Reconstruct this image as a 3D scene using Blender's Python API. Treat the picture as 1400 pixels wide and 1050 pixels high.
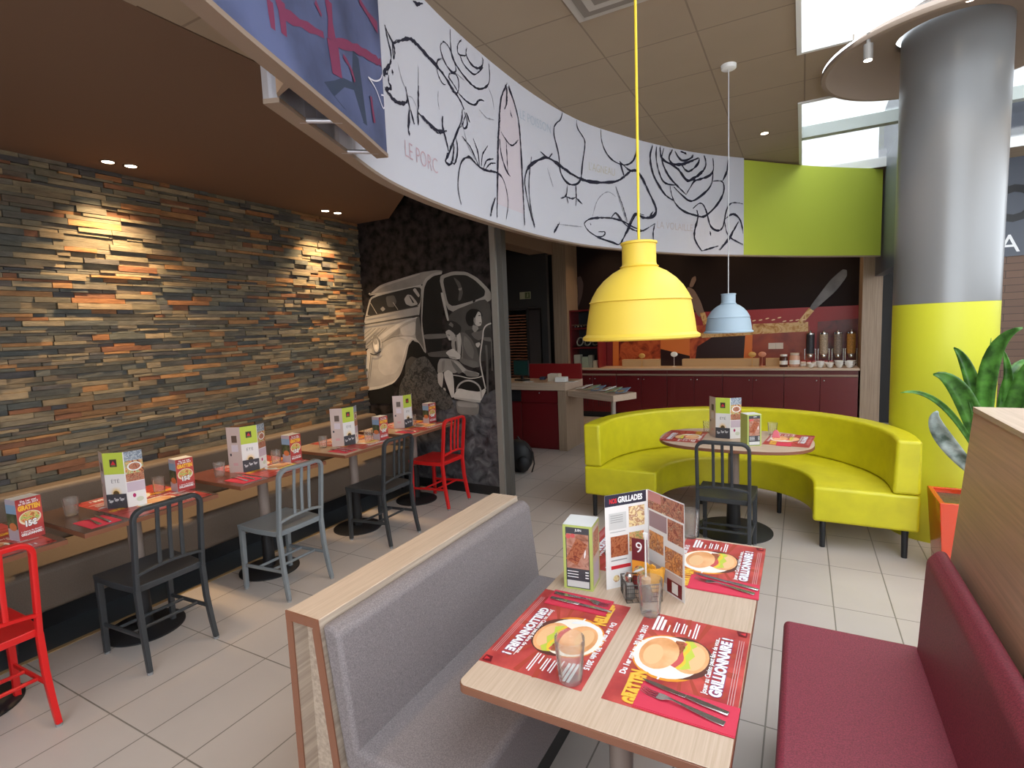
import bpy, bmesh, math, random
from mathutils import Vector, Matrix
from math import sin, cos, pi, radians as rad
random.seed(7)
for o in list(bpy.data.objects): bpy.data.objects.remove(o)
SC = bpy.context.scene; COL = SC.collection
BAND = [(-1.47,1.22),(-1.513,1.33),(-1.556,1.44),(-1.598,1.55),(-1.64,1.66),(-1.682,1.769),(-1.725,1.876),(-1.765,1.986),(-1.8,2.1),(-1.829,2.221),(-1.853,2.346),(-1.873,2.474),(-1.89,2.6),(-1.903,2.724),(-1.913,2.847),(-1.92,2.971),(-1.925,3.1),(-1.929,3.234),(-1.932,3.372),(-1.932,3.511),(-1.93,3.65),(-1.927,3.786),(-1.922,3.922),(-1.913,4.059),(-1.9,4.2),(-1.882,4.349),(-1.859,4.503),(-1.832,4.656),(-1.8,4.8),(-1.762,4.931),(-1.719,5.053),(-1.672,5.174),(-1.62,5.3),(-1.564,5.434),(-1.504,5.571),(-1.44,5.71),(-1.37,5.85),(-1.295,5.992),(-1.216,6.137),(-1.131,6.281),(-1.04,6.42),(-0.948,6.547),(-0.853,6.666),(-0.747,6.791),(-0.62,6.94),(-0.466,7.122),(-0.291,7.326),(-0.104,7.538),(0.085,7.74),(0.277,7.929),(0.477,8.114),(0.679,8.296),(0.88,8.48)]
STROKES = [(3,[(1.011,3.184),(1.049,3.159),(1.093,3.136),(1.105,3.101),(1.089,3.059)]),(3,[(1.02,3.174),(1.035,3.133),(1.061,3.091),(1.062,3.052)]),(2,[(1.083,3.141),(1.084,3.061)]),(5,[(1.094,3.138),(1.173,3.188),(1.254,3.236),(1.31,3.252),(1.387,3.249),(1.477,3.239),(1.569,3.229),(1.662,3.204),(1.731,3.17),(1.79,3.149),(1.838,3.122),(1.873,3.089)]),(4,[(1.062,3.052),(1.041,3.013),(0.998,2.97),(0.968,2.942),(0.982,2.929)]),(3,[(1.023,2.956),(1.018,2.919),(1.043,2.91),(1.036,2.897),(0.975,2.872),(0.995,2.866)]),(4,[(0.975,2.872),(1.011,2.867),(1.058,2.855),(1.122,2.86),(1.191,2.887),(1.215,2.91)]),(4,[(1.065,2.999),(1.08,2.99),(1.066,2.984)]),(3,[(1.201,2.973),(1.215,2.91),(1.238,2.87)]),(3,[(1.34,3.033),(1.325,2.901)]),(1,[(1.218,2.932),(1.263,2.944),(1.314,2.903)]),(1,[(1.352,3.136),(1.34,3.033)]),(1,[(1.126,3.06),(1.16,2.993),(1.199,2.956)]),(1,[(1.567,3.091),(1.555,3.034),(1.568,2.986)]),(2,[(1.632,3.381),(1.658,3.405),(1.706,3.408),(1.751,3.379),(1.794,3.318),(1.785,3.283),(1.74,3.265),(1.67,3.285),(1.627,3.326),(1.619,3.364),(1.632,3.381)]),(2,[(1.636,3.301),(1.586,3.274),(1.564,3.236),(1.576,3.183),(1.621,3.153),(1.657,3.161)]),(2,[(1.714,3.249),(1.699,3.219),(1.735,3.208),(1.805,3.173)]),(2,[(1.714,3.249),(1.802,3.271),(1.822,3.216),(1.791,3.155),(1.729,3.151)]),(3,[(1.747,3.516),(1.745,3.377),(1.784,3.338),(1.881,3.302),(1.997,3.281),(2.093,3.293),(2.204,3.357),(2.239,3.425),(2.232,3.512)]),(2,[(1.882,3.516),(1.834,3.47),(1.823,3.422),(1.853,3.41),(1.933,3.443)]),(3,[(1.944,3.492),(1.927,3.447),(1.983,3.412),(2.063,3.415),(2.136,3.453),(2.154,3.508),(2.141,3.512)]),(2,[(1.853,3.41),(1.888,3.374),(1.977,3.358),(2.038,3.366),(2.149,3.452)]),(1,[(2.204,3.357),(2.264,3.295),(2.279,3.223)]),(2,[(1.805,3.166),(1.905,3.151),(2.013,3.162),(2.08,3.222),(2.144,3.233)]),(1,[(1.791,3.279),(1.891,3.274)]),(3,[(2.363,3.251),(2.386,3.337),(2.454,3.433),(2.488,3.474)]),(3,[(2.486,3.451),(2.472,3.374),(2.459,3.311)]),(3,[(2.502,3.457),(2.539,3.433),(2.559,3.396)]),(4,[(1.334,3.466),(1.366,3.461),(1.439,3.509)]),(4,[(1.226,2.866),(1.207,2.795),(1.202,2.751),(1.216,2.734)]),(3,[(1.238,2.87),(1.269,2.805)]),(3,[(1.319,2.899),(1.315,2.815)]),(5,[(1.317,2.882),(1.402,2.872),(1.542,2.856),(1.642,2.89)]),(4,[(1.601,2.961),(1.594,2.9),(1.625,2.843),(1.654,2.772)]),(4,[(1.847,3.08),(1.834,3.013),(1.754,2.9),(1.652,2.753),(1.605,2.704),(1.659,2.693),(1.701,2.741),(1.722,2.834)]),(3,[(1.747,2.891),(1.766,2.834),(1.753,2.768),(1.717,2.714),(1.698,2.716)]),(3,[(1.872,3.076),(1.906,3.023),(1.889,2.985),(1.855,2.968),(1.845,2.991),(1.883,3.054)]),(4,[(1.898,3.078),(1.933,3.031)]),(2,[(1.831,2.913),(1.932,2.874),(2.032,2.779)]),(2,[(1.971,2.938),(2.027,2.873),(2.039,2.781)]),(2,[(2.168,2.949),(2.082,2.867),(2.061,2.786)]),(2,[(2.242,2.88),(2.137,2.847),(2.096,2.781)]),(2,[(2.27,2.858),(2.194,2.84),(2.117,2.779)]),(1,[(1.843,2.977),(1.892,2.876),(1.98,2.807)]),(3,[(1.776,2.479),(1.746,2.569),(1.762,2.662),(1.809,2.757),(1.912,2.806),(2.004,2.779),(2.116,2.772),(2.279,2.796),(2.382,2.761),(2.433,2.622),(2.39,2.486)]),(4,[(2.249,2.617),(2.181,2.525),(2.162,2.472)]),(2,[(2.366,3.1),(2.468,3.048),(2.547,3.051),(2.632,3.116)]),(3,[(2.346,3.044),(2.352,2.944),(2.42,2.843),(2.48,2.812)]),(2,[(2.438,3.055),(2.443,2.833)]),(1,[(2.067,3.153),(2.163,3.13),(2.273,3.151)]),(4,[(2.474,3.455),(2.393,3.351),(2.34,3.15),(2.307,2.911),(2.258,2.484)]),(4,[(2.512,3.468),(2.58,3.379),(2.655,3.196),(2.679,2.486)]),(4,[(2.473,3.437),(2.476,3.333),(2.435,3.278)]),(5,[(2.521,3.282),(2.532,3.256)]),(6,[(2.843,2.496),(2.758,2.64),(2.704,2.809),(2.738,2.905),(2.825,2.982),(3.06,3.089),(3.249,3.084),(3.467,3.043),(3.708,3.02),(3.936,3.04),(4.16,3.079),(4.289,3.145),(4.42,3.228),(4.511,3.225),(4.601,3.154)]),(3,[(2.829,3.041),(2.772,2.823),(2.786,2.645),(2.844,2.51)]),(3,[(4.229,3.28),(4.289,3.161)]),(3,[(2.982,3.117),(3.1,3.085),(3.172,3.149)]),(3,[(3.358,3.53),(3.327,3.463),(3.228,3.395),(3.209,3.308),(3.281,3.16),(3.288,3.036),(3.38,2.955),(3.517,2.951),(3.629,3.014),(3.663,3.169),(3.709,3.326),(3.699,3.398),(3.597,3.463),(3.588,3.53)]),(3,[(3.406,2.931),(3.386,2.827),(3.287,2.796)]),(2,[(3.386,2.827),(3.411,2.773)]),(3,[(3.545,2.956),(3.553,2.839),(3.535,2.77)]),(3,[(3.553,2.839),(3.646,2.801)]),(2,[(3.386,2.827),(3.483,2.821),(3.554,2.854)]),(2,[(3.954,3.53),(3.962,3.421),(4.043,3.313),(4.19,3.258),(4.344,3.266),(4.462,3.349),(4.505,3.519)]),(3,[(3.665,2.63),(3.719,2.666),(3.823,2.696),(4.073,2.722),(4.276,2.705),(4.405,2.667),(4.586,2.639)]),(3,[(3.665,2.63),(3.715,2.574),(3.892,2.52),(4.116,2.489),(4.218,2.488),(4.408,2.767),(4.461,2.805),(4.59,2.8)]),(2,[(4.073,2.722),(4.151,2.79),(4.251,2.719)]),(2,[(3.882,2.574),(3.994,2.584),(3.942,2.532),(3.842,2.532)]),(3,[(3.757,2.64),(3.775,2.629)]),(4,[(3.158,2.489),(3.252,2.578)]),(1,[(3.252,2.571),(3.636,2.596)]),(2,[(4.158,3.031),(4.255,2.866),(4.328,2.71)]),(1,[(3.082,3.006),(3.168,2.873)]),(1,[(3.798,2.706),(3.88,2.87),(4.032,2.967),(4.155,2.935)]),(4,[(4.227,3.284),(4.282,3.154)]),(5,[(4.235,3.275),(4.387,3.212),(4.474,3.235),(4.577,3.161),(4.679,3.028),(4.789,2.879),(4.726,2.794),(4.568,2.769),(4.463,2.804),(4.355,2.661),(4.22,2.486)]),(2,[(4.135,2.782),(4.218,2.725),(4.337,2.66),(4.529,2.63),(4.76,2.728)]),(2,[(4.76,2.728),(4.723,2.621),(4.739,2.553)]),(1,[(4.167,2.988),(4.321,2.691)]),(3,[(4.673,2.789),(4.736,2.852)]),(2,[(4.499,3.517),(4.478,3.399),(4.407,3.301),(4.303,3.258)]),(4,[(4.741,3.512),(4.695,3.411),(4.727,3.259),(4.811,3.144),(4.941,3.032),(5.056,2.996)]),(3,[(4.801,3.516),(4.79,3.402),(4.84,3.25),(4.925,3.157),(5.12,3.161)]),(3,[(4.914,3.516),(4.877,3.392),(4.98,3.244),(5.12,3.155),(5.259,3.074)]),(4,[(4.853,3.518),(4.861,3.469),(4.894,3.394),(5.122,3.342),(5.244,3.239),(5.331,3.235),(5.502,3.335),(5.569,3.425),(5.536,3.519)]),(4,[(5.054,3.519),(4.991,3.441),(5.034,3.378),(5.193,3.386),(5.452,3.486)]),(3,[(5.193,3.386),(5.297,3.315),(5.452,3.426),(5.461,3.487)]),(3,[(5.089,3.512),(5.193,3.421),(5.35,3.475),(5.367,3.512)]),(5,[(5.177,3.518),(5.264,3.512)]),(3,[(5.668,3.5),(5.668,3.336),(5.434,3.245),(5.382,3.228),(5.259,3.074)]),(3,[(5.668,3.349),(5.634,3.188),(5.363,3.011),(5.224,3.047),(5.066,3.138)]),(3,[(5.005,3.143),(5.047,3.007),(5.187,2.901),(5.431,2.858),(5.55,2.858),(5.732,2.997),(5.83,3.15),(5.805,3.26),(5.667,3.251)]),(3,[(5.805,3.26),(5.878,3.375),(5.886,3.499)]),(3,[(5.363,2.932),(5.466,3.0),(5.534,2.974),(5.584,2.879),(5.633,2.745),(5.748,2.705),(5.822,2.764),(5.862,2.94),(5.944,3.031),(6.109,3.02)]),(4,[(5.423,2.918),(5.448,2.847),(5.396,2.722),(5.386,2.599),(5.497,2.474)]),(2,[(5.497,2.474),(5.748,2.536)]),(4,[(5.764,2.486),(5.912,2.628),(6.043,2.821)]),(2,[(5.838,2.815),(5.863,2.702),(5.928,2.628),(6.111,2.562)]),(3,[(5.846,2.84),(5.96,2.907),(6.076,2.835),(6.11,2.683)]),(2,[(5.625,2.695),(5.633,2.646)])]
PINK = [(2.371,3.253),(2.282,2.825),(2.268,2.577),(2.68,2.571),(2.653,3.167),(2.601,3.327),(2.58,3.379),(2.486,3.453),(2.393,3.351),(2.34,3.15)]
TXT = [('LE PORC',(1.151,2.608),(1.509,2.605),(1.151,2.695)),('LE POISSON',(2.67,3.286),(3.161,3.323),(2.642,3.357)),("L'AGNEAU",(3.765,3.128),(4.149,3.133),(3.755,3.201)),('LA VOLAILLE',(4.798,2.684),(5.361,2.684),(4.796,2.759))]
SPLIT = 6.127
BLUE = [(-0.98,0.42),(-1.026,0.509),(-1.072,0.594),(-1.119,0.687),(-1.17,0.8),(-1.229,0.951),(-1.293,1.128),(-1.355,1.3),(-1.404,1.436),(-1.435,1.52),(-1.455,1.571),(-1.471,1.61),(-1.488,1.655),(-1.51,1.71),(-1.532,1.765),(-1.553,1.82),(-1.574,1.874),(-1.594,1.927),(-1.614,1.978),(-1.632,2.03),(-1.65,2.083),(-1.665,2.138),(-1.679,2.194),(-1.692,2.251),(-1.704,2.309),(-1.715,2.37),(-1.725,2.432),(-1.735,2.494),(-1.743,2.556),(-1.75,2.616),(-1.757,2.676),(-1.763,2.736),(-1.769,2.796)]
BEND = 1.522
RED = [(9,[(0.69,2.581),(0.693,2.539),(0.696,2.511)]),(12,[(0.745,2.612),(0.747,2.575),(0.75,2.523)]),(7,[(0.726,2.602),(0.748,2.561)]),(11,[(0.751,2.581),(0.844,2.604),(0.989,2.644)]),(20,[(1.038,2.777),(1.049,2.72),(1.049,2.656)]),(26,[(1.049,2.656),(1.06,2.597),(1.069,2.554)]),(7,[(0.946,2.721),(0.983,2.698)]),(11,[(1.071,2.662),(1.217,2.719),(1.391,2.767),(1.506,2.798)]),(14,[(1.305,2.928),(1.387,2.916),(1.489,2.926)]),(6,[(1.122,2.644),(1.19,2.632),(1.209,2.595)]),(10,[(1.363,2.607),(1.369,2.555),(1.385,2.516)])]
DK = [[(0.97,2.493),(1.05,2.532),(1.109,2.567),(1.188,2.586),(1.215,2.709),(1.266,2.703),(1.311,2.479),(1.104,2.463),(1.021,2.478)]]
WH = [[(1.345,2.671),(1.415,2.687),(1.485,2.723),(1.507,2.752)],[(1.345,2.671),(1.426,2.661),(1.503,2.609),(1.52,2.671),(1.482,2.661)]]
MUR = [('x',0.014,[(-3.418,2.266),(-3.245,2.252),(-3.299,1.431),(-3.476,1.433),(-3.544,1.715),(-3.514,2.13)]),('rf',0.23,[(-4.234,2.14),(-4.091,2.221),(-3.518,2.311),(-3.33,2.316),(-3.242,2.305),(-3.243,2.282),(-3.349,2.28),(-3.454,2.235),(-3.507,2.177),(-4.226,2.121)]),('rf2',0.33,[(-4.224,2.148),(-4.072,2.226),(-3.554,2.304),(-3.52,2.289),(-4.055,2.199),(-4.196,2.134)]),('ws',0.36,[(-4.232,2.122),(-3.507,2.184),(-3.51,2.13),(-3.562,1.898),(-3.572,1.863),(-4.365,1.792),(-4.325,1.906)]),('gl',0.03,[(-4.215,2.094),(-3.519,2.178),(-3.54,2.007),(-3.597,1.955),(-4.307,1.886),(-4.267,1.992)]),('g1',0.1,[(-4.017,2.093),(-3.894,2.1),(-3.863,2.027),(-3.904,1.972),(-3.998,1.977)]),('g2',0.36,[(-3.76,2.049),(-3.711,2.095),(-3.658,2.084),(-3.593,2.011),(-3.577,1.982),(-3.667,1.966),(-3.738,1.991)]),('g3',0.25,[(-4.104,1.961),(-4.064,1.988),(-4.028,1.957),(-4.068,1.93)]),('g4',0.4,[(-3.637,2.138),(-3.6,2.157),(-3.544,2.077),(-3.563,2.05)]),('g5',0.03,[(-3.694,2.087),(-3.669,2.064),(-3.62,1.998),(-3.647,2.0)]),('hood',0.33,[(-4.417,1.776),(-4.355,1.792),(-3.569,1.856),(-3.559,1.744),(-3.532,1.631),(-3.51,1.448),(-3.692,1.636),(-3.873,1.662),(-4.128,1.574),(-4.411,1.512)]),('hl',0.48,[(-4.17,1.649),(-3.921,1.772),(-3.732,1.828),(-3.587,1.854),(-3.588,1.84),(-3.771,1.795),(-3.925,1.714),(-4.124,1.618)]),('hd',0.22,[(-4.097,1.596),(-3.926,1.7),(-3.838,1.754),(-3.845,1.669),(-3.988,1.644)]),('sc',0.45,[(-3.839,1.74),(-3.616,1.814),(-3.637,1.655),(-3.818,1.661)]),('dl',0.13,[(-3.615,1.83),(-3.568,1.863),(-3.558,1.758),(-3.532,1.631),(-3.501,1.448),(-3.556,1.547),(-3.638,1.634)]),('arch',0.012,[(-3.773,1.408),(-3.735,1.551),(-3.677,1.6),(-3.589,1.576),(-3.51,1.448),(-3.299,1.431),(-3.331,0.942),(-3.99,0.922),(-3.853,1.22)]),('tire',0.07,[(-3.817,1.205),(-3.785,1.379),(-3.707,1.436),(-3.619,1.407),(-3.592,1.293),(-3.644,1.077),(-3.756,1.031),(-3.807,1.089)]),('rim',0.26,[(-3.709,1.177),(-3.685,1.249),(-3.647,1.278),(-3.632,1.235),(-3.665,1.149)]),('fen',0.36,[(-4.42,1.369),(-4.351,1.504),(-4.245,1.577),(-4.067,1.609),(-3.874,1.655),(-3.692,1.643),(-3.605,1.605),(-3.676,1.607),(-3.735,1.551),(-3.783,1.408),(-3.87,1.234),(-3.972,1.145),(-4.17,1.082),(-4.373,1.048),(-4.422,1.063),(-4.426,1.247)]),('fb',0.46,[(-4.42,1.369),(-4.33,1.519),(-4.259,1.532),(-4.279,1.413),(-4.355,1.125),(-4.411,1.117)]),('fs',0.42,[(-4.052,1.558),(-3.877,1.619),(-3.712,1.615),(-3.784,1.509),(-3.852,1.351),(-3.944,1.248),(-4.1,1.218),(-4.191,1.292),(-4.157,1.456)]),('fe',0.5,[(-3.874,1.655),(-3.692,1.643),(-3.605,1.608),(-3.694,1.619),(-3.753,1.551),(-3.819,1.408),(-3.875,1.292),(-3.812,1.452),(-3.771,1.552),(-3.74,1.608)]),('fr',0.5,[(-4.37,1.079),(-4.168,1.105),(-3.97,1.16),(-3.87,1.234),(-3.972,1.138),(-4.171,1.07),(-4.363,1.045)]),('blk',0.012,[(-4.418,1.04),(-4.171,1.075),(-3.972,1.138),(-3.991,0.907),(-4.417,0.893)]),('ap',0.33,[(-3.551,1.744),(-3.507,2.177),(-3.453,2.248),(-3.348,2.291),(-3.243,2.293),(-3.244,2.269),(-3.35,2.26),(-3.439,2.213),(-3.482,2.141),(-3.506,1.992),(-3.535,1.785),(-3.499,1.476),(-3.518,1.462)]),('dor',0.28,[(-3.291,2.25),(-3.107,2.286),(-2.949,2.268),(-2.816,2.196),(-2.675,2.058),(-2.672,1.959),(-3.188,1.856)]),('dwn',0.02,[(-3.242,2.223),(-3.109,2.249),(-2.951,2.236),(-2.851,2.178),(-2.735,2.07),(-2.749,2.014),(-2.845,1.984),(-3.18,1.927)]),('dw2',0.08,[(-3.11,2.235),(-3.025,2.17),(-2.996,2.066),(-3.027,1.995),(-3.063,1.983),(-3.039,2.098)]),('dw3',0.2,[(-3.056,2.107),(-3.007,2.118),(-3.012,2.093),(-3.039,2.086)]),('dlo',0.065,[(-3.187,1.875),(-2.678,2.012),(-2.695,1.434),(-3.022,1.37),(-3.2,1.625)]),('dbr',0.38,[(-3.275,2.085),(-3.24,2.082),(-3.182,1.795),(-3.21,1.791)]),('hnd',0.02,[(-2.887,1.976),(-2.853,1.985),(-2.857,1.967),(-2.884,1.957)]),('sea',0.14,[(-3.521,1.664),(-3.219,1.663),(-3.222,1.617),(-3.506,1.61)]),('sil',0.09,[(-3.487,1.47),(-3.156,1.495),(-3.053,1.419),(-3.461,1.423)]),('w2b',0.045,[(-3.003,1.687),(-2.909,1.695),(-2.817,1.691),(-2.681,1.708),(-2.697,1.39),(-2.835,1.369),(-2.865,1.537),(-2.967,1.618)]),('w2c',0.12,[(-2.925,1.65),(-2.877,1.677),(-2.832,1.67),(-2.778,1.69),(-2.769,1.612),(-2.836,1.581),(-2.888,1.605)]),('w2h',0.012,[(-2.983,1.809),(-2.966,1.864),(-2.911,1.9),(-2.833,1.891),(-2.789,1.855),(-2.778,1.816),(-2.822,1.835),(-2.861,1.848),(-2.883,1.805),(-2.894,1.727),(-2.947,1.729),(-2.972,1.764)]),('w2f',0.42,[(-2.883,1.81),(-2.868,1.848),(-2.821,1.87),(-2.798,1.85),(-2.795,1.806),(-2.79,1.762),(-2.802,1.729),(-2.835,1.722),(-2.867,1.738),(-2.885,1.772)]),('w2n',0.26,[(-2.9,1.739),(-2.842,1.725),(-2.83,1.697),(-2.878,1.66),(-2.907,1.694)]),('w2e',0.05,[(-2.829,1.83),(-2.803,1.834),(-2.802,1.825),(-2.827,1.822)]),('w2m',0.1,[(-2.824,1.758),(-2.795,1.761),(-2.796,1.752),(-2.819,1.75)]),('w2s',0.22,[(-2.883,1.81),(-2.864,1.837),(-2.862,1.793),(-2.867,1.743),(-2.881,1.769)]),('w2h2',0.012,[(-2.887,1.849),(-2.847,1.869),(-2.827,1.87),(-2.851,1.836),(-2.863,1.813),(-2.877,1.804)]),('w1c',0.1,[(-3.052,1.671),(-2.991,1.664),(-2.915,1.594),(-2.867,1.504),(-2.834,1.391),(-2.838,1.313),(-2.904,1.313),(-3.024,1.347),(-3.082,1.393),(-3.055,1.507)]),('w1s',0.15,[(-3.006,1.642),(-2.942,1.584),(-2.895,1.482),(-2.913,1.392),(-2.978,1.438),(-3.026,1.54)]),('w1v',0.06,[(-3.049,1.598),(-3.041,1.507),(-3.054,1.416),(-3.072,1.405),(-3.07,1.53)]),('slv',0.13,[(-3.081,1.422),(-2.98,1.392),(-2.861,1.369),(-2.851,1.318),(-2.918,1.307),(-3.037,1.347),(-3.083,1.382)]),('w1b',0.4,[(-3.101,1.645),(-3.052,1.671),(-3.043,1.598),(-3.062,1.439),(-3.101,1.428),(-3.086,1.553)]),('w1b2',0.28,[(-3.159,1.601),(-3.102,1.633),(-3.086,1.565),(-3.099,1.462),(-3.153,1.474),(-3.17,1.544)]),('w1d',0.05,[(-3.126,1.577),(-3.105,1.588),(-3.1,1.485),(-3.119,1.474)]),('w1h',0.025,[(-3.236,1.718),(-3.218,1.768),(-3.168,1.797),(-3.093,1.775),(-3.035,1.727),(-3.042,1.677),(-3.095,1.639),(-3.134,1.668),(-3.181,1.704),(-3.231,1.683)]),('w1r',0.13,[(-3.192,1.75),(-3.162,1.781),(-3.129,1.753),(-3.138,1.72),(-3.165,1.738)]),('w1f',0.34,[(-3.235,1.683),(-3.188,1.704),(-3.141,1.674),(-3.109,1.639),(-3.124,1.611),(-3.167,1.589),(-3.195,1.596),(-3.214,1.625)]),('w1ff',0.5,[(-3.2,1.619),(-3.179,1.624),(-3.176,1.595),(-3.195,1.592)]),('w1e',0.06,[(-3.212,1.654),(-3.177,1.647),(-3.179,1.64),(-3.21,1.646)]),('hnd',0.52,[(-3.245,1.464),(-3.208,1.489),(-3.144,1.509),(-3.105,1.474),(-3.059,1.439),(-3.068,1.399),(-3.138,1.394),(-3.205,1.429)]),('hn2',0.32,[(-3.212,1.429),(-3.136,1.422),(-3.102,1.405),(-3.144,1.394),(-3.199,1.412)]),('skt',0.26,[(-3.353,1.349),(-3.32,1.407),(-3.228,1.406),(-3.09,1.382),(-3.0,1.29),(-2.841,1.256),(-2.856,1.222),(-2.963,1.216),(-3.069,1.278),(-3.153,1.249),(-3.25,1.278),(-3.309,1.255),(-3.363,1.254)]),('sk2',0.36,[(-3.145,1.388),(-3.078,1.347),(-2.993,1.29),(-3.07,1.255),(-3.135,1.325)]),('sk3',0.14,[(-3.186,1.394),(-3.12,1.348),(-3.042,1.267),(-3.098,1.244),(-3.163,1.325)]),('sk4',0.16,[(-3.028,1.278),(-2.893,1.267),(-2.842,1.234),(-2.95,1.216),(-3.003,1.227)]),('kne',0.2,[(-3.301,1.372),(-3.257,1.395),(-3.27,1.302),(-3.301,1.266)]),('lg1',0.5,[(-3.282,1.261),(-3.221,1.29),(-3.167,1.255),(-3.159,1.162),(-3.161,1.011),(-3.197,0.992),(-3.234,1.091),(-3.27,1.184)]),('lg2',0.4,[(-3.363,1.254),(-3.294,1.261),(-3.284,1.231),(-3.302,1.137),(-3.321,1.066),(-3.36,1.124)]),('sho',0.5,[(-3.374,1.13),(-3.325,1.113),(-3.314,1.054),(-3.336,1.06),(-3.369,1.101)]),('sh2',0.42,[(-3.297,1.102),(-3.269,1.096),(-3.264,1.067),(-3.292,1.069)]),('bsh',0.05,[(-3.882,1.137),(-3.638,1.409),(-3.499,1.439),(-3.358,1.252),(-3.365,1.144),(-3.205,1.007),(-3.159,0.87),(-3.926,0.842)]),('bk0',0.012,[(-3.148,1.226),(-2.818,1.2),(-2.783,1.11),(-2.824,1.076),(-3.123,1.07),(-3.154,1.127)]),('bsk',0.55,[(-3.183,1.004),(-3.114,1.093),(-3.073,1.094),(-2.998,1.078),(-2.851,1.064),(-2.783,1.105),(-2.774,1.077),(-2.843,0.967),(-2.924,0.965),(-3.141,0.994)]),('bs2',0.4,[(-3.169,1.005),(-2.843,0.979),(-2.844,0.956),(-2.924,0.959),(-3.163,0.987)]),('bs3',0.2,[(-3.149,0.976),(-2.857,0.955),(-2.878,0.823),(-3.131,0.824)]),('bs4',0.3,[(-3.129,0.959),(-2.871,0.943),(-2.887,0.903),(-3.126,0.906)]),('arm',0.14,[(-2.782,1.613),(-2.686,1.61),(-2.688,1.566),(-2.771,1.579)]),('hn3',0.45,[(-2.871,1.554),(-2.824,1.564),(-2.812,1.547),(-2.84,1.509),(-2.866,1.526)])]
MLN = [(0.48,0.014,[(-2.679,1.746),(-2.738,1.727),(-2.772,1.679),(-2.782,1.613),(-2.808,1.502),(-2.827,1.391),(-2.813,1.279),(-2.798,1.2),(-2.777,1.099)]),(0.45,0.01,[(-3.161,1.234),(-3.058,1.221),(-2.964,1.201),(-2.857,1.211),(-2.796,1.232)]),(0.38,0.018,[(-3.13,1.07),(-3.098,1.134),(-3.02,1.175),(-2.939,1.176),(-2.861,1.137),(-2.831,1.075),(-2.829,0.996)]),(0.1,0.024,[(-2.748,1.535),(-2.742,1.39),(-2.755,1.032)]),(0.12,0.012,[(-2.683,1.588),(-2.69,1.279)]),(0.4,0.006,[(-4.224,2.034),(-4.121,1.882)]),(0.4,0.006,[(-3.9,2.022),(-3.817,1.91)]),(0.55,0.01,[(-4.242,1.606),(-4.229,1.651),(-4.178,1.671),(-4.122,1.64),(-4.103,1.588),(-4.122,1.53)]),(0.06,0.01,[(-4.307,1.886),(-3.561,1.96)]),(0.07,0.012,[(-4.355,1.796),(-3.568,1.867)]),(0.42,0.008,[(-3.507,2.177),(-3.835,2.145),(-4.226,2.121)]),(0.45,0.012,[(-4.239,2.134),(-4.215,2.138)]),(0.14,0.006,[(-4.398,1.655),(-4.229,1.754)]),(0.14,0.006,[(-4.398,1.61),(-4.171,1.752)]),(0.14,0.006,[(-4.395,1.573),(-4.113,1.75)]),(0.14,0.006,[(-4.389,1.535),(-4.055,1.748)]),(0.14,0.006,[(-4.329,1.534),(-4.007,1.754)]),(0.5,0.005,[(-4.395,1.595),(-4.152,1.749)]),(0.08,0.006,[(-4.098,1.588),(-3.95,1.643),(-3.837,1.657)]),(0.12,0.01,[(-4.35,1.118),(-4.289,1.353),(-4.266,1.458)]),(0.04,0.014,[(-4.274,1.473),(-4.217,1.45),(-4.115,1.493)]),(0.3,0.004,[(-3.04,1.635),(-3.021,1.493),(-3.036,1.404)])]
LAMP = (-4.182,1.583)
BACK = [('red',[(-1.975,1.849),(0.807,1.833),(0.829,0.864),(-1.983,0.866)]),('red2',[(-3.523,1.926),(-1.912,1.845),(-1.919,0.866),(-3.55,0.868)]),('tea',[(-2.984,1.53),(-2.263,1.507),(-2.27,0.867),(-3.068,0.868)]),('orange',[(-2.264,1.414),(-1.726,1.399),(-1.728,1.075),(-2.266,1.214)]),('dark',[(-2.266,1.214),(-1.728,1.075),(-1.729,0.866),(-2.27,0.867)]),('tea',[(-1.75,1.619),(-0.732,1.58),(-0.706,0.865),(-1.754,0.866)]),('dark',[(-1.628,1.242),(-1.359,1.414),(-0.799,1.41),(-0.809,0.965),(-1.666,0.97)]),('tea2',[(-0.732,1.518),(0.105,1.535),(0.114,0.864),(-0.729,0.865)]),('gold',[(-0.733,1.604),(0.083,1.606),(0.085,1.454),(-0.732,1.433)]),('gold',[(-1.602,1.485),(-0.732,1.494),(-0.732,1.42),(-1.541,1.394)]),('tea3',[(0.216,1.601),(0.811,1.632),(0.829,0.864),(0.197,0.864)]),('orange',[(-0.845,1.424),(-0.732,1.42),(-0.752,0.902),(-0.877,0.903)]),('orange',[(-3.156,1.439),(-3.042,1.436),(-3.053,0.909),(-3.167,0.91)]),('steel',[(0.595,2.382),(0.537,2.399),(0.374,2.244),(0.09,1.827),(0.152,1.778),(0.456,2.068),(0.597,2.282)]),('gold',[(0.09,1.827),(-0.072,1.601),(-0.009,1.563),(0.162,1.777)]),('spoon',[(-1.821,2.251),(-1.771,2.298),(-1.672,2.24),(-1.563,2.031),(-1.491,1.799),(-1.601,1.754),(-1.735,2.041)]),('gold',[(-1.576,1.829),(-1.491,1.837),(-1.443,1.658),(-1.516,1.61)]),('spoon',[(-1.758,2.297),(-1.708,2.445),(-1.646,2.478),(-1.635,2.401),(-1.696,2.28)]),('spoon2',[(-3.862,2.618),(-3.771,2.653),(-3.715,2.495),(-3.752,2.26),(-3.866,1.985),(-3.926,2.002),(-3.826,2.307)])]
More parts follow.
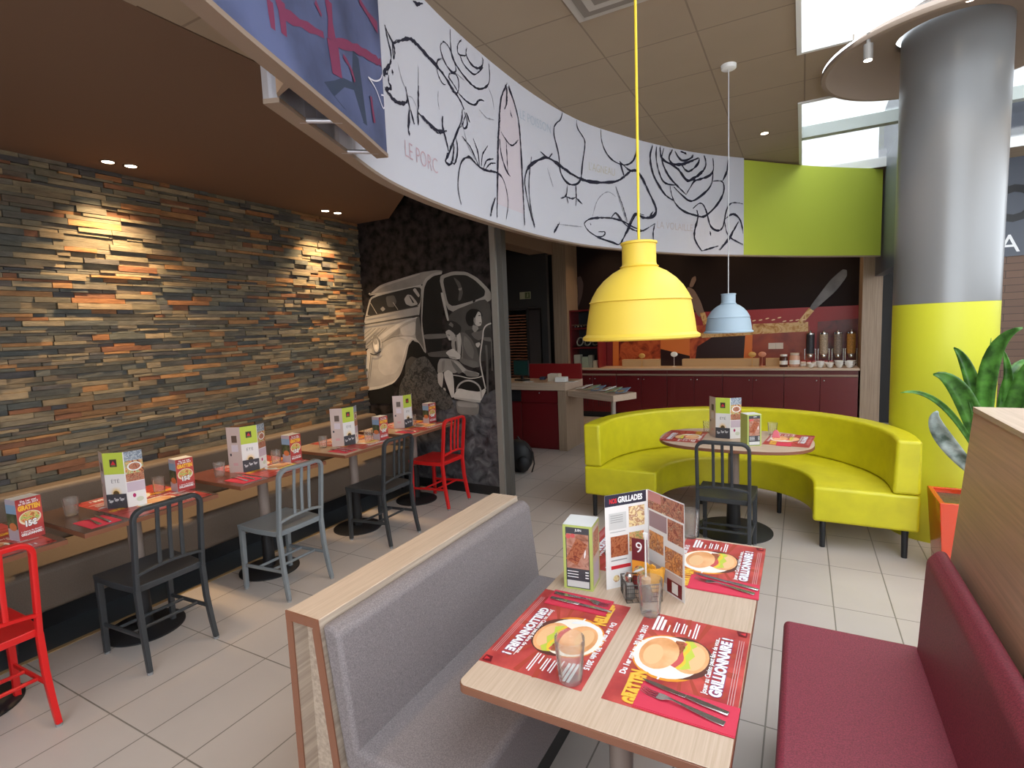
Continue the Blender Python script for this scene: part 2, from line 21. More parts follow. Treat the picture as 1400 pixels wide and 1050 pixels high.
LEAVES = [((1.006,4.24,0.701),(0.778,4.15,1.094),(0.55,4.1,1.182),0.022),((1.025,4.24,0.656),(0.89,4.22,1.138),(0.729,4.2,1.29),0.07),((1.0,4.2,0.618),(0.758,4.05,0.928),(0.723,4.0,1.087),0.06),((1.045,4.3,0.69),(0.957,4.35,1.216),(0.864,4.4,1.447),0.05),((1.038,4.3,0.689),(1.008,4.25,1.318),(1.125,4.15,1.569),0.06),((1.085,4.35,0.681),(1.137,4.38,1.146),(1.106,4.4,1.429),0.035),((1.107,4.3,0.695),(1.144,4.2,1.213),(1.245,4.1,1.475),0.055),((1.096,4.25,0.661),(1.17,4.1,1.097),(1.254,4.0,1.279),0.05),((1.071,4.4,0.619),(1.072,4.5,1.177),(1.094,4.6,1.496),0.012),((1.105,4.35,0.635),(1.145,4.4,1.236),(1.306,4.5,1.319),0.04),((1.015,4.2,0.666),(0.951,4.2,0.983),(0.91,4.25,1.157),0.015)]
CAM = [[0.878739,0.475598,-0.040312],[-0.013392,0.10899,0.993953],[-0.477115,0.872885,-0.102143]]
F = 728.71
HC = 1.68
# ------------------------------------------------------------ camera
cam = bpy.data.cameras.new('camera'); co = bpy.data.objects.new('camera', cam); COL.objects.link(co)
r0, r1, r2 = CAM
co.matrix_world = Matrix(((r0[0], r1[0], -r2[0], 0), (r0[1], r1[1], -r2[1], 0), (r0[2], r1[2], -r2[2], HC), (0, 0, 0, 1)))
cam.sensor_width = 36; cam.lens = F/1400*36; cam.clip_start = .02; cam.clip_end = 200
SC.camera = co
# ------------------------------------------------------------ world, exposure
w = bpy.data.worlds.new('sky'); SC.world = w; w.use_nodes = True
bg = w.node_tree.nodes['Background']; bg.inputs[0].default_value = (.86, .93, 1, 1); bg.inputs[1].default_value = 4.0
SC.view_settings.view_transform = 'Standard'; SC.view_settings.look = 'None'; SC.view_settings.gamma = 1
SC.view_settings.use_curve_mapping = False; SC.view_settings.exposure = 0.15
WARM = (1, .68, .36)
ZC = 3.54
# ------------------------------------------------------------ materials
MC = {}
def mat(name, rgb=(.5,.5,.5), rough=.5, metal=0, spec=.5, var=0, vscale=20, bump=0, bscale=80, coat=0, tint=None, stretch=(1,1,1), sheen=0):
    if name in MC: return MC[name]
    m = bpy.data.materials.new(name); m.use_nodes = True; MC[name] = m
    nt = m.node_tree; b = nt.nodes['Principled BSDF']
    b.inputs['Base Color'].default_value = (*rgb, 1); b.inputs['Roughness'].default_value = rough
    b.inputs['Metallic'].default_value = metal; b.inputs['Specular IOR Level'].default_value = spec
    b.inputs['Coat Weight'].default_value = coat; b.inputs['Sheen Weight'].default_value = sheen
    tc = nt.nodes.new('ShaderNodeTexCoord'); mp = nt.nodes.new('ShaderNodeMapping'); mp.inputs['Scale'].default_value = stretch
    nt.links.new(tc.outputs['Object'], mp.inputs[0])
    if var:
        n = nt.nodes.new('ShaderNodeTexNoise'); n.inputs['Scale'].default_value = vscale; n.inputs['Detail'].default_value = 5
        nt.links.new(mp.outputs[0], n.inputs['Vector'])
        r = nt.nodes.new('ShaderNodeValToRGB'); t = tint or rgb
        r.color_ramp.elements[0].position = .35; r.color_ramp.elements[1].position = .65
        r.color_ramp.elements[0].color = (*[c*(1-var) for c in rgb], 1); r.color_ramp.elements[1].color = (*[min(1, c*(1+var)) for c in t], 1)
        nt.links.new(n.outputs[0], r.inputs[0]); nt.links.new(r.outputs[0], b.inputs['Base Color'])
    if bump:
        n2 = nt.nodes.new('ShaderNodeTexNoise'); n2.inputs['Scale'].default_value = bscale; n2.inputs['Detail'].default_value = 3
        nt.links.new(mp.outputs[0], n2.inputs['Vector'])
        bp = nt.nodes.new('ShaderNodeBump'); bp.inputs['Strength'].default_value = bump; bp.inputs['Distance'].default_value = .002
        nt.links.new(n2.outputs[0], bp.inputs['Height']); nt.links.new(bp.outputs[0], b.inputs['Normal'])
    return m
def wood(name, a, b_, axis='Y', rough=.45, scale=1.0, rot=0):
    if name in MC: return MC[name]
    m = bpy.data.materials.new(name); m.use_nodes = True; MC[name] = m
    nt = m.node_tree; b = nt.nodes['Principled BSDF']; b.inputs['Roughness'].default_value = rough
    tc = nt.nodes.new('ShaderNodeTexCoord'); mp = nt.nodes.new('ShaderNodeMapping')
    s = {'X': (1.2, 45, 45), 'Y': (45, 1.2, 45), 'Z': (45, 45, 1.2)}[axis]
    mp.inputs['Scale'].default_value = [v*scale for v in s]; mp.inputs['Rotation'].default_value = (rot, 0, 0)
    nt.links.new(tc.outputs['Object'], mp.inputs[0])
    n = nt.nodes.new('ShaderNodeTexNoise'); n.inputs['Scale'].default_value = 1.5; n.inputs['Detail'].default_value = 6; n.inputs['Roughness'].default_value = .65
    nt.links.new(mp.outputs[0], n.inputs['Vector'])
    r = nt.nodes.new('ShaderNodeValToRGB'); r.color_ramp.elements[0].position = .36; r.color_ramp.elements[1].position = .62
    r.color_ramp.elements[0].color = (*b_, 1); r.color_ramp.elements[1].color = (*a, 1)
    nt.links.new(n.outputs[0], r.inputs[0]); nt.links.new(r.outputs[0], b.inputs['Base Color'])
    return m
def emis(name, rgb, s):
    if name in MC: return MC[name]
    m = bpy.data.materials.new(name); m.use_nodes = True; MC[name] = m
    nt = m.node_tree; nt.nodes.remove(nt.nodes['Principled BSDF']); e = nt.nodes.new('ShaderNodeEmission')
    e.inputs[0].default_value = (*rgb, 1); e.inputs[1].default_value = s
    nt.links.new(e.outputs[0], nt.nodes['Material Output'].inputs[0]); return m
def glassm(name, rgb=(1,1,1), rough=0.0, clear=.9, milky=0):
    if name in MC: return MC[name]
    m = bpy.data.materials.new(name); m.use_nodes = True; MC[name] = m
    nt = m.node_tree; nt.nodes.remove(nt.nodes['Principled BSDF'])
    t = nt.nodes.new('ShaderNodeBsdfTransparent'); t.inputs[0].default_value = (*rgb, 1)
    g = nt.nodes.new('ShaderNodeBsdfGlossy'); g.inputs['Roughness'].default_value = rough+.02
    lw = nt.nodes.new('ShaderNodeLayerWeight'); lw.inputs[0].default_value = .15
    mt = nt.nodes.new('ShaderNodeMath'); mt.operation = 'MULTIPLY_ADD'; mt.inputs[1].default_value = .8; mt.inputs[2].default_value = 1-clear
    nt.links.new(lw.outputs['Fresnel'], mt.inputs[0])
    mx = nt.nodes.new('ShaderNodeMixShader'); nt.links.new(mt.outputs[0], mx.inputs[0])
    nt.links.new(t.outputs[0], mx.inputs[1]); nt.links.new(g.outputs[0], mx.inputs[2])
    if milky:
        df = nt.nodes.new('ShaderNodeBsdfTranslucent'); df.inputs[0].default_value = (1,1,1,1); d2 = nt.nodes.new('ShaderNodeBsdfDiffuse'); d2.inputs[0].default_value = (1,1,1,1)
        ad = nt.nodes.new('ShaderNodeMixShader'); nt.links.new(df.outputs[0], ad.inputs[1]); nt.links.new(d2.outputs[0], ad.inputs[2])
        m3 = nt.nodes.new('ShaderNodeMixShader'); m3.inputs[0].default_value = milky; nt.links.new(mx.outputs[0], m3.inputs[1]); nt.links.new(ad.outputs[0], m3.inputs[2]); mx = m3
    nt.links.new(mx.outputs[0], nt.nodes['Material Output'].inputs[0]); return m
def brick(name, a, b_, grout, bw, rh, mortar, off=0, swap=None, loc=(0,0,0), rough=.4, spec=.5, bump=.3, noise=.06, offset_freq=2):
    if name in MC: return MC[name]
    m = bpy.data.materials.new(name); m.use_nodes = True; MC[name] = m
    nt = m.node_tree; b = nt.nodes['Principled BSDF']; b.inputs['Roughness'].default_value = rough; b.inputs['Specular IOR Level'].default_value = spec
    g = nt.nodes.new('ShaderNodeNewGeometry'); mp = nt.nodes.new('ShaderNodeMapping'); mp.inputs['Location'].default_value = loc
    if swap: mp.inputs['Rotation'].default_value = swap
    nt.links.new(g.outputs['Position'], mp.inputs[0])
    k = nt.nodes.new('ShaderNodeTexBrick'); k.offset = off; k.offset_frequency = offset_freq; k.squash = 1
    k.inputs['Scale'].default_value = 1; k.inputs['Brick Width'].default_value = bw; k.inputs['Row Height'].default_value = rh
    k.inputs['Mortar Size'].default_value = mortar; k.inputs['Mortar Smooth'].default_value = .1
    k.inputs['Color1'].default_value = (*a, 1); k.inputs['Color2'].default_value = (*b_, 1); k.inputs['Mortar'].default_value = (*grout, 1)
    nt.links.new(mp.outputs[0], k.inputs['Vector'])
    n = nt.nodes.new('ShaderNodeTexNoise'); n.inputs['Scale'].default_value = 3; n.inputs['Detail'].default_value = 8
    nt.links.new(g.outputs['Position'], n.inputs['Vector'])
    mr = nt.nodes.new('ShaderNodeMapRange'); mr.inputs[3].default_value = 1-noise*2; mr.inputs[4].default_value = 1+noise*2
    nt.links.new(n.outputs[0], mr.inputs[0])
    mx = nt.nodes.new('ShaderNodeVectorMath'); mx.operation = 'SCALE'
    nt.links.new(k.outputs['Color'], mx.inputs[0]); nt.links.new(mr.outputs[0], mx.inputs['Scale']); nt.links.new(mx.outputs[0], b.inputs['Base Color'])
    bp = nt.nodes.new('ShaderNodeBump'); bp.inputs['Strength'].default_value = bump; bp.inputs['Distance'].default_value = .003; bp.invert = True
    nt.links.new(k.outputs['Fac'], bp.inputs['Height']); nt.links.new(bp.outputs[0], b.inputs['Normal'])
    return m
def islandm(name, cols, rough=.7, nscale=25):
    m = bpy.data.materials.new(name); m.use_nodes = True; MC[name] = m
    nt = m.node_tree; b = nt.nodes['Principled BSDF']; b.inputs['Roughness'].default_value = rough
    g = nt.nodes.new('ShaderNodeNewGeometry'); r = nt.nodes.new('ShaderNodeValToRGB'); r.color_ramp.interpolation = 'CONSTANT'
    el = r.color_ramp.elements
    while len(el) < len(cols): el.new(.5)
    for i, c in enumerate(cols): el[i].position = i/len(cols); el[i].color = (*c, 1)
    nt.links.new(g.outputs['Random Per Island'], r.inputs[0])
    n = nt.nodes.new('ShaderNodeTexNoise'); n.inputs['Scale'].default_value = nscale; n.inputs['Detail'].default_value = 8; n.inputs['Roughness'].default_value = .7
    mp = nt.nodes.new('ShaderNodeMapping'); mp.inputs['Scale'].default_value = (1, .35, 1.6)
    nt.links.new(g.outputs['Position'], mp.inputs[0]); nt.links.new(mp.outputs[0], n.inputs['Vector'])
    mr = nt.nodes.new('ShaderNodeMapRange'); mr.inputs[1].default_value = .25; mr.inputs[2].default_value = .75; mr.inputs[3].default_value = .45; mr.inputs[4].default_value = 1.5
    nt.links.new(n.outputs[0], mr.inputs[0])
    vm = nt.nodes.new('ShaderNodeVectorMath'); vm.operation = 'SCALE'; nt.links.new(r.outputs[0], vm.inputs[0]); nt.links.new(mr.outputs[0], vm.inputs['Scale'])
    nt.links.new(vm.outputs[0], b.inputs['Base Color'])
    bp = nt.nodes.new('ShaderNodeBump'); bp.inputs['Strength'].default_value = .8; bp.inputs['Distance'].default_value = .006
    nt.links.new(n.outputs[0], bp.inputs['Height']); nt.links.new(bp.outputs[0], b.inputs['Normal'])
    return m
def foodm(name, cols, scale=30):
    if name in MC: return MC[name]
    m = bpy.data.materials.new(name); m.use_nodes = True; MC[name] = m
    nt = m.node_tree; b = nt.nodes['Principled BSDF']; b.inputs['Roughness'].default_value = .35
    tc = nt.nodes.new('ShaderNodeTexCoord'); v = nt.nodes.new('ShaderNodeTexNoise'); v.inputs['Scale'].default_value = scale; v.inputs['Detail'].default_value = 3; v.inputs['Distortion'].default_value = 1.2
    nt.links.new(tc.outputs['Object'], v.inputs['Vector'])
    r = nt.nodes.new('ShaderNodeValToRGB'); el = r.color_ramp.elements
    while len(el) < len(cols): el.new(.5)
    for i, c in enumerate(cols): el[i].position = .28+.44*i/(len(cols)-1); el[i].color = (*c, 1)
    nt.links.new(v.outputs[0], r.inputs[0]); nt.links.new(r.outputs[0], b.inputs['Base Color']); return m

OAK = wood('oak_laminate', (.60,.46,.35), (.50,.37,.265), 'Y', .35, scale=2.0)
OAKX = wood('oak_laminate_x', (.58,.44,.33), (.47,.345,.25), 'X', .4, scale=1.6)
OAKZ = wood('oak_laminate_upright', (.36,.26,.18), (.26,.18,.12), 'Z', .5)
EDGE = mat('brown_edge', (.22,.085,.045), .4)
OAKD = wood('oak_slanted_grain', (.62,.38,.25), (.48,.29,.185), 'Y', .35, rot=rad(52))
OAKT = wood('oak_side_grain', (.50,.40,.31), (.34,.26,.20), 'Y', .5, rot=rad(-60))
WHITE = mat('white_paint', (.8,.8,.78), .4)
PAPER = mat('white_card', (.78,.76,.74), .35)
GREYF = mat('grey_speckled_fabric', (.205,.175,.175), .75, var=.25, vscale=260, bump=.3, bscale=400)
BENCHF = mat('brown_grey_fabric', (.135,.10,.075), .6, var=.15, vscale=200, bump=.2, bscale=300)
REDF = mat('red_speckled_fabric', (.25,.034,.055), .55, var=.3, vscale=240, bump=.3, bscale=400)
YEL = mat('lime_yellow_leather', (.60,.545,.012), .42, var=.06, vscale=8, bump=.25, bscale=180)
DKM = mat('charcoal_powder_coat', (.035,.038,.042), .42)
GRM = mat('mid_grey_powder_coat', (.19,.21,.225), .42)
REDM = mat('bright_red_powder_coat', (.60,.012,.012), .35)
BLK = mat('matt_black', (.012,.012,.014), .5)
RUB = mat('grey_rubber', (.25,.25,.25), .6)
STEEL = mat('brushed_steel', (.6,.6,.6), .22, metal=1)
POLE = mat('brown_grey_pole', (.26,.20,.17), .4)
# ------------------------------------------------------------ mesh builder
class MB:
    def __init__(s): s.v = []; s.f = []; s.m = []; s.mats = []; s.sm = []
    def mi(s, m):
        if m not in s.mats: s.mats.append(m)
        return s.mats.index(m)
    def add(s, vs, fs, m, smooth=False):
        k = len(s.v); s.v += [tuple(v) for v in vs]; i = s.mi(m)
        for f in fs: s.f.append([k+j for j in f]); s.m.append(i); s.sm.append(smooth)
        return s
    def box(s, x0, x1, y0, y1, z0, z1, m):
        vs = [(x,y,z) for z in (z0,z1) for y in (y0,y1) for x in (x0,x1)]
        return s.add(vs, [(0,2,3,1),(4,5,7,6),(0,1,5,4),(2,6,7,3),(0,4,6,2),(1,3,7,5)], m)
    def prism(s, poly, a, b_, m, plane='XY', smooth=False):
        n = len(poly)
        ar = sum(poly[i][0]*poly[(i+1)%n][1]-poly[(i+1)%n][0]*poly[i][1] for i in range(n))
        if ar < 0: poly = poly[::-1]
        fn = {'XY': lambda p, t: (p[0],p[1],t), 'XZ': lambda p, t: (p[0],t,p[1]), 'YZ': lambda p, t: (t,p[0],p[1])}[plane]
        vs = [fn(p,a) for p in poly]+[fn(p,b_) for p in poly]
        fs = [list(range(n))[::-1], list(range(n,2*n))]+[[i,(i+1)%n,n+(i+1)%n,n+i] for i in range(n)]
        if plane == 'XZ': fs = [f[::-1] for f in fs]
        return s.add(vs, fs, m, smooth)
    def tube(s, pts, r, m, n=10, closed=False, flat=None):
        pts = [Vector(p) for p in pts]; N = len(pts); rs = r if isinstance(r, (list,tuple)) else [r]*N
        vs = []; up = None
        for i, p in enumerate(pts):
            t = (pts[(i+1)%N]-pts[i-1]) if closed else (pts[min(i+1,N-1)]-pts[max(i-1,0)])
            t.normalize()
            if up is None: up = Vector((0,0,1)) if abs(t.z) < .9 else Vector((0,1,0))
            a = t.cross(up); a.normalize(); u = a.cross(t); u.normalize(); up = u
            for j in range(n):
                q = 2*pi*(j+.5)/n; ca, sa = cos(q), sin(q)
                if flat: 
                    e = .35; ca = math.copysign(abs(ca)**e, ca)*flat[0]; sa = math.copysign(abs(sa)**e, sa)*flat[1]
                vs.append(p+(a*ca+u*sa)*rs[i])
        fs = [[i*n+j, i*n+(j+1)%n, ((i+1)%N)*n+(j+1)%n, ((i+1)%N)*n+j] for i in range(N if closed else N-1) for j in range(n)]
        if not closed: fs += [list(range(n))[::-1], [(N-1)*n+j for j in range(n)]]
        return s.add(vs, fs, m, True)
    def lathe(s, prof, c, m, n=32, cap=True):
        vs = [(c[0]+r*cos(2*pi*j/n), c[1]+r*sin(2*pi*j/n), c[2]+z) for r, z in prof for j in range(n)]
        k = len(prof); fs = [[i*n+j, i*n+(j+1)%n, (i+1)*n+(j+1)%n, (i+1)*n+j] for i in range(k-1) for j in range(n)]
        if cap: fs += [list(range(n))[::-1], [(k-1)*n+j for j in range(n)]]
        return s.add(vs, fs, m, True)
    def ball(s, c, r, m, n=12):
        rx, ry, rz = r if isinstance(r, tuple) else (r,r,r)
        vs = []; fs = []
        for i in range(n+1):
            a = pi*i/n
            for j in range(n): vs.append((c[0]+rx*sin(a)*cos(2*pi*j/n), c[1]+ry*sin(a)*sin(2*pi*j/n), c[2]+rz*cos(a)))
        for i in range(n):
            for j in range(n): fs.append([i*n+j, (i+1)*n+j, (i+1)*n+(j+1)%n, i*n+(j+1)%n])
        return s.add(vs, fs, m, True)
    def build(s, name, parent=None, bevel=0, seg=2, xf=None, auto=True, sub=0):
        me = bpy.data.meshes.new(name); me.from_pydata(s.v, [], s.f)
        for m in s.mats: me.materials.append(m)
        me.polygons.foreach_set('material_index', s.m); me.polygons.foreach_set('use_smooth', [True if bevel else x for x in s.sm])
        me.update()
        if xf: me.transform(xf)
        o = bpy.data.objects.new(name, me); COL.objects.link(o)
        if auto: me.set_sharp_from_angle(angle=rad(38))
        if parent: o.parent = parent
        if bevel:
            b = o.modifiers.new('bevel', 'BEVEL'); b.width = bevel; b.segments = seg; b.limit_method = 'ANGLE'; b.angle_limit = rad(30); b.harden_normals = False
        if sub: d = o.modifiers.new('sub', 'SUBSURF'); d.levels = d.render_levels = sub
        return o
def thing(name, label, cat, loc=(0,0,0), rz=0, group=None):
    o = bpy.data.objects.new(name, None); o.empty_display_size = .1; COL.objects.link(o)
    o.location = loc; o.rotation_euler = (0,0,rz); o['label'] = label; o['category'] = cat
    if group: o['group'] = group
    return o
def tag(o, label, cat, group=None):
    o['label'] = label; o['category'] = cat
    if group: o['group'] = group
    return o
def struct(o): o['kind'] = 'structure'; return o
def dup(root, loc, rz=0, label=None, parent=None):
    r = root.copy(); COL.objects.link(r)
    if parent is None: r.location = loc; r.rotation_euler = (0,0,rz)
    if label: r['label'] = label
    for ch in list(root.children):
        c = ch.copy(); COL.objects.link(c); c.parent = r
        for g in list(ch.children):
            d = g.copy(); COL.objects.link(d); d.parent = c
    return r
# ---- flat print canvas: polygons in (u, v) stacked in thin layers and mapped onto a surface
TXC = {}
def text_polys(s, bold=0):
    if (s, bold) in TXC: return TXC[(s, bold)]
    cu = bpy.data.curves.new('t', 'FONT'); cu.body = s; cu.size = 1; cu.offset = bold; cu.resolution_u = 3; cu.fill_mode = 'FRONT' if hasattr(cu,'fill_mode') else None
    o = bpy.data.objects.new('t', cu); COL.objects.link(o); bpy.context.view_layer.update()
    me = bpy.data.meshes.new_from_object(o.evaluated_get(bpy.context.evaluated_depsgraph_get()))
    V = [tuple(v.co[:2]) for v in me.vertices]; Fc = [list(p.vertices) for p in me.polygons]
    bpy.data.objects.remove(o); bpy.data.curves.remove(cu); bpy.data.meshes.remove(me)
    TXC[(s, bold)] = (V, Fc); return V, Fc
class Canvas:
    def __init__(s, mb, fn, d=.0003): s.mb = mb; s.fn = fn; s.d = d; s.k = 1
    def poly(s, pts, m):
        s.mb.add([s.fn(u, v, s.k*s.d) for u, v in pts], [list(range(len(pts)))], m); s.k += 1; return s
    def rect(s, u0, v0, u1, v1, m, n=1):
        vs = []; 
        for i in range(n+1):
            u = u0+(u1-u0)*i/n; vs += [s.fn(u, v0, s.k*s.d), s.fn(u, v1, s.k*s.d)]
        s.mb.add(vs, [[2*i, 2*i+2, 2*i+3, 2*i+1] for i in range(n)], m); s.k += 1; return s
    def ell(s, u, v, a, b_, m, n=28, rot=0):
        return s.poly([(u+a*cos(2*pi*i/n)*cos(rot)-b_*sin(2*pi*i/n)*sin(rot), v+a*cos(2*pi*i/n)*sin(rot)+b_*sin(2*pi*i/n)*cos(rot)) for i in range(n)], m)
    def text(s, t, u, v, h, m, wid=None, bold=.02, rot=0, shear=0, outline=None):
        V, Fc = text_polys(t, bold)
        if not V: return s
        x0 = min(p[0] for p in V); x1 = max(p[0] for p in V); sc = h/.7; sx = (wid/(x1-x0)) if wid else sc
        cr_, sr = cos(rot), sin(rot)
        if outline:
            s2 = text_polys(t, bold+.05)
            s.mb.add([s.fn(u+((p[0]-x0)*sx+shear*p[1]*sc)*cr_-p[1]*sc*sr, v+((p[0]-x0)*sx+shear*p[1]*sc)*sr+p[1]*sc*cr_, s.k*s.d) for p in s2[0]], s2[1], outline); s.k += 1
        s.mb.add([s.fn(u+((p[0]-x0)*sx+shear*p[1]*sc)*cr_-p[1]*sc*sr, v+((p[0]-x0)*sx+shear*p[1]*sc)*sr+p[1]*sc*cr_, s.k*s.d) for p in V], Fc, m)
        s.k += 1; return s
    def stroke(s, pts, wd, m, taper=True, jit=0, rough=0):
        P = []
        if len(pts) > 3:
            Q = [pts[0]]+list(pts)+[pts[-1]]; pts = [tuple(.5*(2*Q[i][c]+(Q[i+1][c]-Q[i-1][c])*t+(2*Q[i-1][c]-5*Q[i][c]+4*Q[i+1][c]-Q[i+2][c])*t*t+(3*Q[i][c]-Q[i-1][c]-3*Q[i+1][c]+Q[i+2][c])*t**3) for c in (0,1)) for i in range(1, len(Q)-2) for t in (0,.25,.5,.75)]+[pts[-1]]
        for i in range(len(pts)-1):
            a, b_ = pts[i], pts[i+1]; n = max(1, int(math.hypot(b_[0]-a[0], b_[1]-a[1])/max(wd*1.5, .012)))
            for k in range(n): t = k/n; P.append((a[0]+(b_[0]-a[0])*t, a[1]+(b_[1]-a[1])*t))
        P.append(pts[-1])
        for _ in range(2): P = [P[0]]+[((P[i-1][0]+2*P[i][0]+P[i+1][0])/4, (P[i-1][1]+2*P[i][1]+P[i+1][1])/4) for i in range(1, len(P)-1)]+[P[-1]]
        if jit: P = [(p[0]+random.uniform(-jit,jit), p[1]+random.uniform(-jit,jit)) for p in P]
        vs = []; n = len(P)
        for i, p in enumerate(P):
            q0, q1 = P[max(0,i-1)], P[min(n-1,i+1)]; dx, dy = q1[0]-q0[0], q1[1]-q0[1]; L = math.hypot(dx,dy) or 1
            h = wd/2*(min(1, .35+2.2*min(i, n-1-i)/max(n-1,1)) if taper else 1)*(1+random.uniform(-rough,rough))
            vs += [s.fn(p[0]-dy/L*h, p[1]+dx/L*h, s.k*s.d), s.fn(p[0]+dy/L*h, p[1]-dx/L*h, s.k*s.d)]
        s.mb.add(vs, [[2*i+1, 2*i+3, 2*i+2, 2*i] for i in range(n-1)], m); s.k += 1; return s

# ============================================================ SETTING
TILE = brick('floor_tile', (.50,.44,.40), (.475,.42,.385), (.20,.175,.15), .295, .59, .0035, loc=(.113+.295*40,-1.094+.59*20,0), rough=.33, noise=.05)
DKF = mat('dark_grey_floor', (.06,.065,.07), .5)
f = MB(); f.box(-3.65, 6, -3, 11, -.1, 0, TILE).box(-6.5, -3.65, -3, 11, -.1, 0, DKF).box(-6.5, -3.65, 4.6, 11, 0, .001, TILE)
struct(f.build('floor'))
struct(MB().box(-6.5, -.6, -3.1, -3.0, 0, 4.2, mat('beige_added_wall', (.35,.27,.2), .7)).box(-6.6, -6.5, -3.1, 10, 0, 4.2, mat('beige_added_wall')).build('wall_rear_added'))  # unseen walls behind the camera, added to cut fill light
struct(MB().box(5.0, 5.1, -3, 9, 0, 1.9, mat('beige_added_wall')).build('wall_right_added'))  # unseen low wall, added to hold back light from the open side
struct(MB().box(-3.665, -3.635, -3, 4.53, 0, .004, mat('tan_strip', (.42,.28,.13), .4)).build('trim_1'))
CT = brick('ceiling_tile', (.34,.265,.19), (.33,.257,.185), (.24,.185,.135), .613, .613, .006, loc=(1.235+.613*20,-3.2+.613*20,0), rough=.9, spec=.1, bump=.5, noise=.03)
PLAST = mat('taupe_plaster', (.17,.105,.07), .85, spec=.15)
c = MB()
c.box(-6.5, -.06, -1.2, 10.4, ZC, ZC+.08, CT).box(-.06, 5, 8.4, 10.4, ZC, ZC+.08, CT).box(2.6, 5, -1.2, 8.4, ZC, ZC+.08, CT)
_cx,_cy,_r = .893,5.016,.785
_al = [math.asin((4.52-_cy)/_r)+k*(math.asin((5.5-_cy)/_r)-math.asin((4.52-_cy)/_r))/16 for k in range(17)]
c.prism([(-.06,5.5),(-.06,4.52)]+[(_cx-_r*cos(a),_cy+_r*sin(a)) for a in _al], ZC, ZC+.04, CT); c.prism([(5,5.5),(5,4.52)]+[(_cx+_r*cos(a),_cy+_r*sin(a)) for a in _al], ZC, ZC+.04, CT)
struct(c.build('ceiling'))
c = MB(); c.prism([(-4.36,-1.2),(-2.16,-1.2),(-2.16,3.04),(-3.9,4.54),(-4.36,4.54)], 2.91, 3.0, PLAST)
c.box(-2.15, -1.9, -1.2, 1.9, 2.91, 3.0, CT).box(-2.16, -2.15, -1.2, 3.04, 2.925, 3.0, BLK)
c.box(-2.16, -1.35, -1.2, 1.2, 2.911, 3.0, CT)
struct(c.build('ceiling'))
# stone cladding wall: courses of slate strips
SLATE = islandm('slate_strips', [(.10,.09,.065),(.15,.125,.08),(.075,.078,.07),(.26,.11,.04),(.12,.10,.065),(.19,.15,.09),(.065,.06,.058),(.27,.20,.115),(.13,.11,.08),(.18,.075,.035),(.09,.092,.075),(.21,.165,.10),(.11,.085,.06),(.29,.145,.055),(.085,.08,.065),(.16,.12,.07)])
sw = MB(); sw.box(-4.52, -4.385, -1.2, 4.7, 0, 3.0, mat('mortar_dark', (.03,.028,.025), .9))
z = .70
while z < 2.93:
    h = random.choice([.018,.024,.03,.036,.042]); y = -1.2+random.uniform(-.2,0)
    while y < 4.54:
        L = random.uniform(.07,.34); x = -4.36+random.uniform(-.014,.016); t = random.uniform(-.004,.004)
        y1 = min(y+L, 4.545); g_ = .0015
        vs = [(-4.4,y+g_,z),(x,y+g_,z+.001),(x+t,y1-g_,z+.001),(-4.4,y1-g_,z),(-4.4,y+g_,z+h-.001),(x-.002,y+g_,z+h-.002),(x+t,y1-g_,z+h-.001),(-4.4,y1-g_,z+h-.001)]
        if y1 > y+.01: sw.add(vs, [(0,3,2,1),(4,5,6,7),(0,1,5,4),(1,2,6,5),(2,3,7,6)], SLATE)
        y += L
    z += h
struct(sw.build('wall_left', auto=False))
# photo wall
YM = 4.55
NIGHT = mat('dark_foliage_print', (.006,.005,.0045), .6, spec=.2, var=.8, vscale=11, tint=(.022,.017,.016))
struct(MB().box(-4.5, -2.66, YM+.004, YM+.12, 0, ZC, mat('charcoal_wall', (.03,.03,.03), .6)).build('wall_photo'))
struct(MB().box(-4.36, -2.63, YM-.012, YM+.002, 0, .10, mat('black_skirting', (.012,.012,.013), .4)).build('baseboard_photo'))
GRASS = foodm('grass_print', [(.02,.02,.022),(.06,.06,.066),(.10,.10,.105),(.17,.17,.175)], 9)
mb = MB(); mb.box(-4.36, -2.66, YM-.006, YM+.002, .10, ZC, NIGHT)
cv = Canvas(mb, lambda u, v, d: (u, YM-.006-d, v), .00025)
cv.poly([(-4.36,.10),(-2.66,.10),(-2.66,1.1),(-3.0,.95),(-3.4,1.0),(-3.7,.85),(-4.36,.75)], GRASS)
def grey(v, warm=True):
    n = f'print_grey_{v}'; return mat(n, (v*1.02, v*.93, v*.82) if warm else (v,v,v), .6, spec=.2, var=.1, vscale=6)
BUSH = foodm('bush_print', [(.008,.008,.008),(.03,.03,.028),(.10,.095,.085),(.02,.02,.02)], 22)
def chaik(P, it=2):
    for _ in range(it): P = [q for i in range(len(P)) for q in ((P[i][0]*.85+P[(i+1)%len(P)][0]*.15, P[i][1]*.85+P[(i+1)%len(P)][1]*.15), (P[i][0]*.15+P[(i+1)%len(P)][0]*.85, P[i][1]*.15+P[(i+1)%len(P)][1]*.85))]
    return P
for n, v, pl in MUR:
    m = BUSH if n == 'bsh' else grey(round(v*1.0, 3), True)
    cv.poly(chaik(pl[::-1]), m)
for v, wd, pl in MLN: cv.stroke(pl, wd, grey(v), taper=False)
lx, lz = LAMP; cv.ell(lx, lz, .055, .095, grey(.2)); cv.ell(lx+.004, lz-.02, .042, .075, grey(.6)); cv.ell(lx, lz+.02, .03, .035, grey(.3)); cv.ell(lx+.005, lz-.04, .022, .03, grey(.75))
tag(mb.build('photo_mural', auto=False), 'black and white photo mural of an old car and two seated women', 'mural')
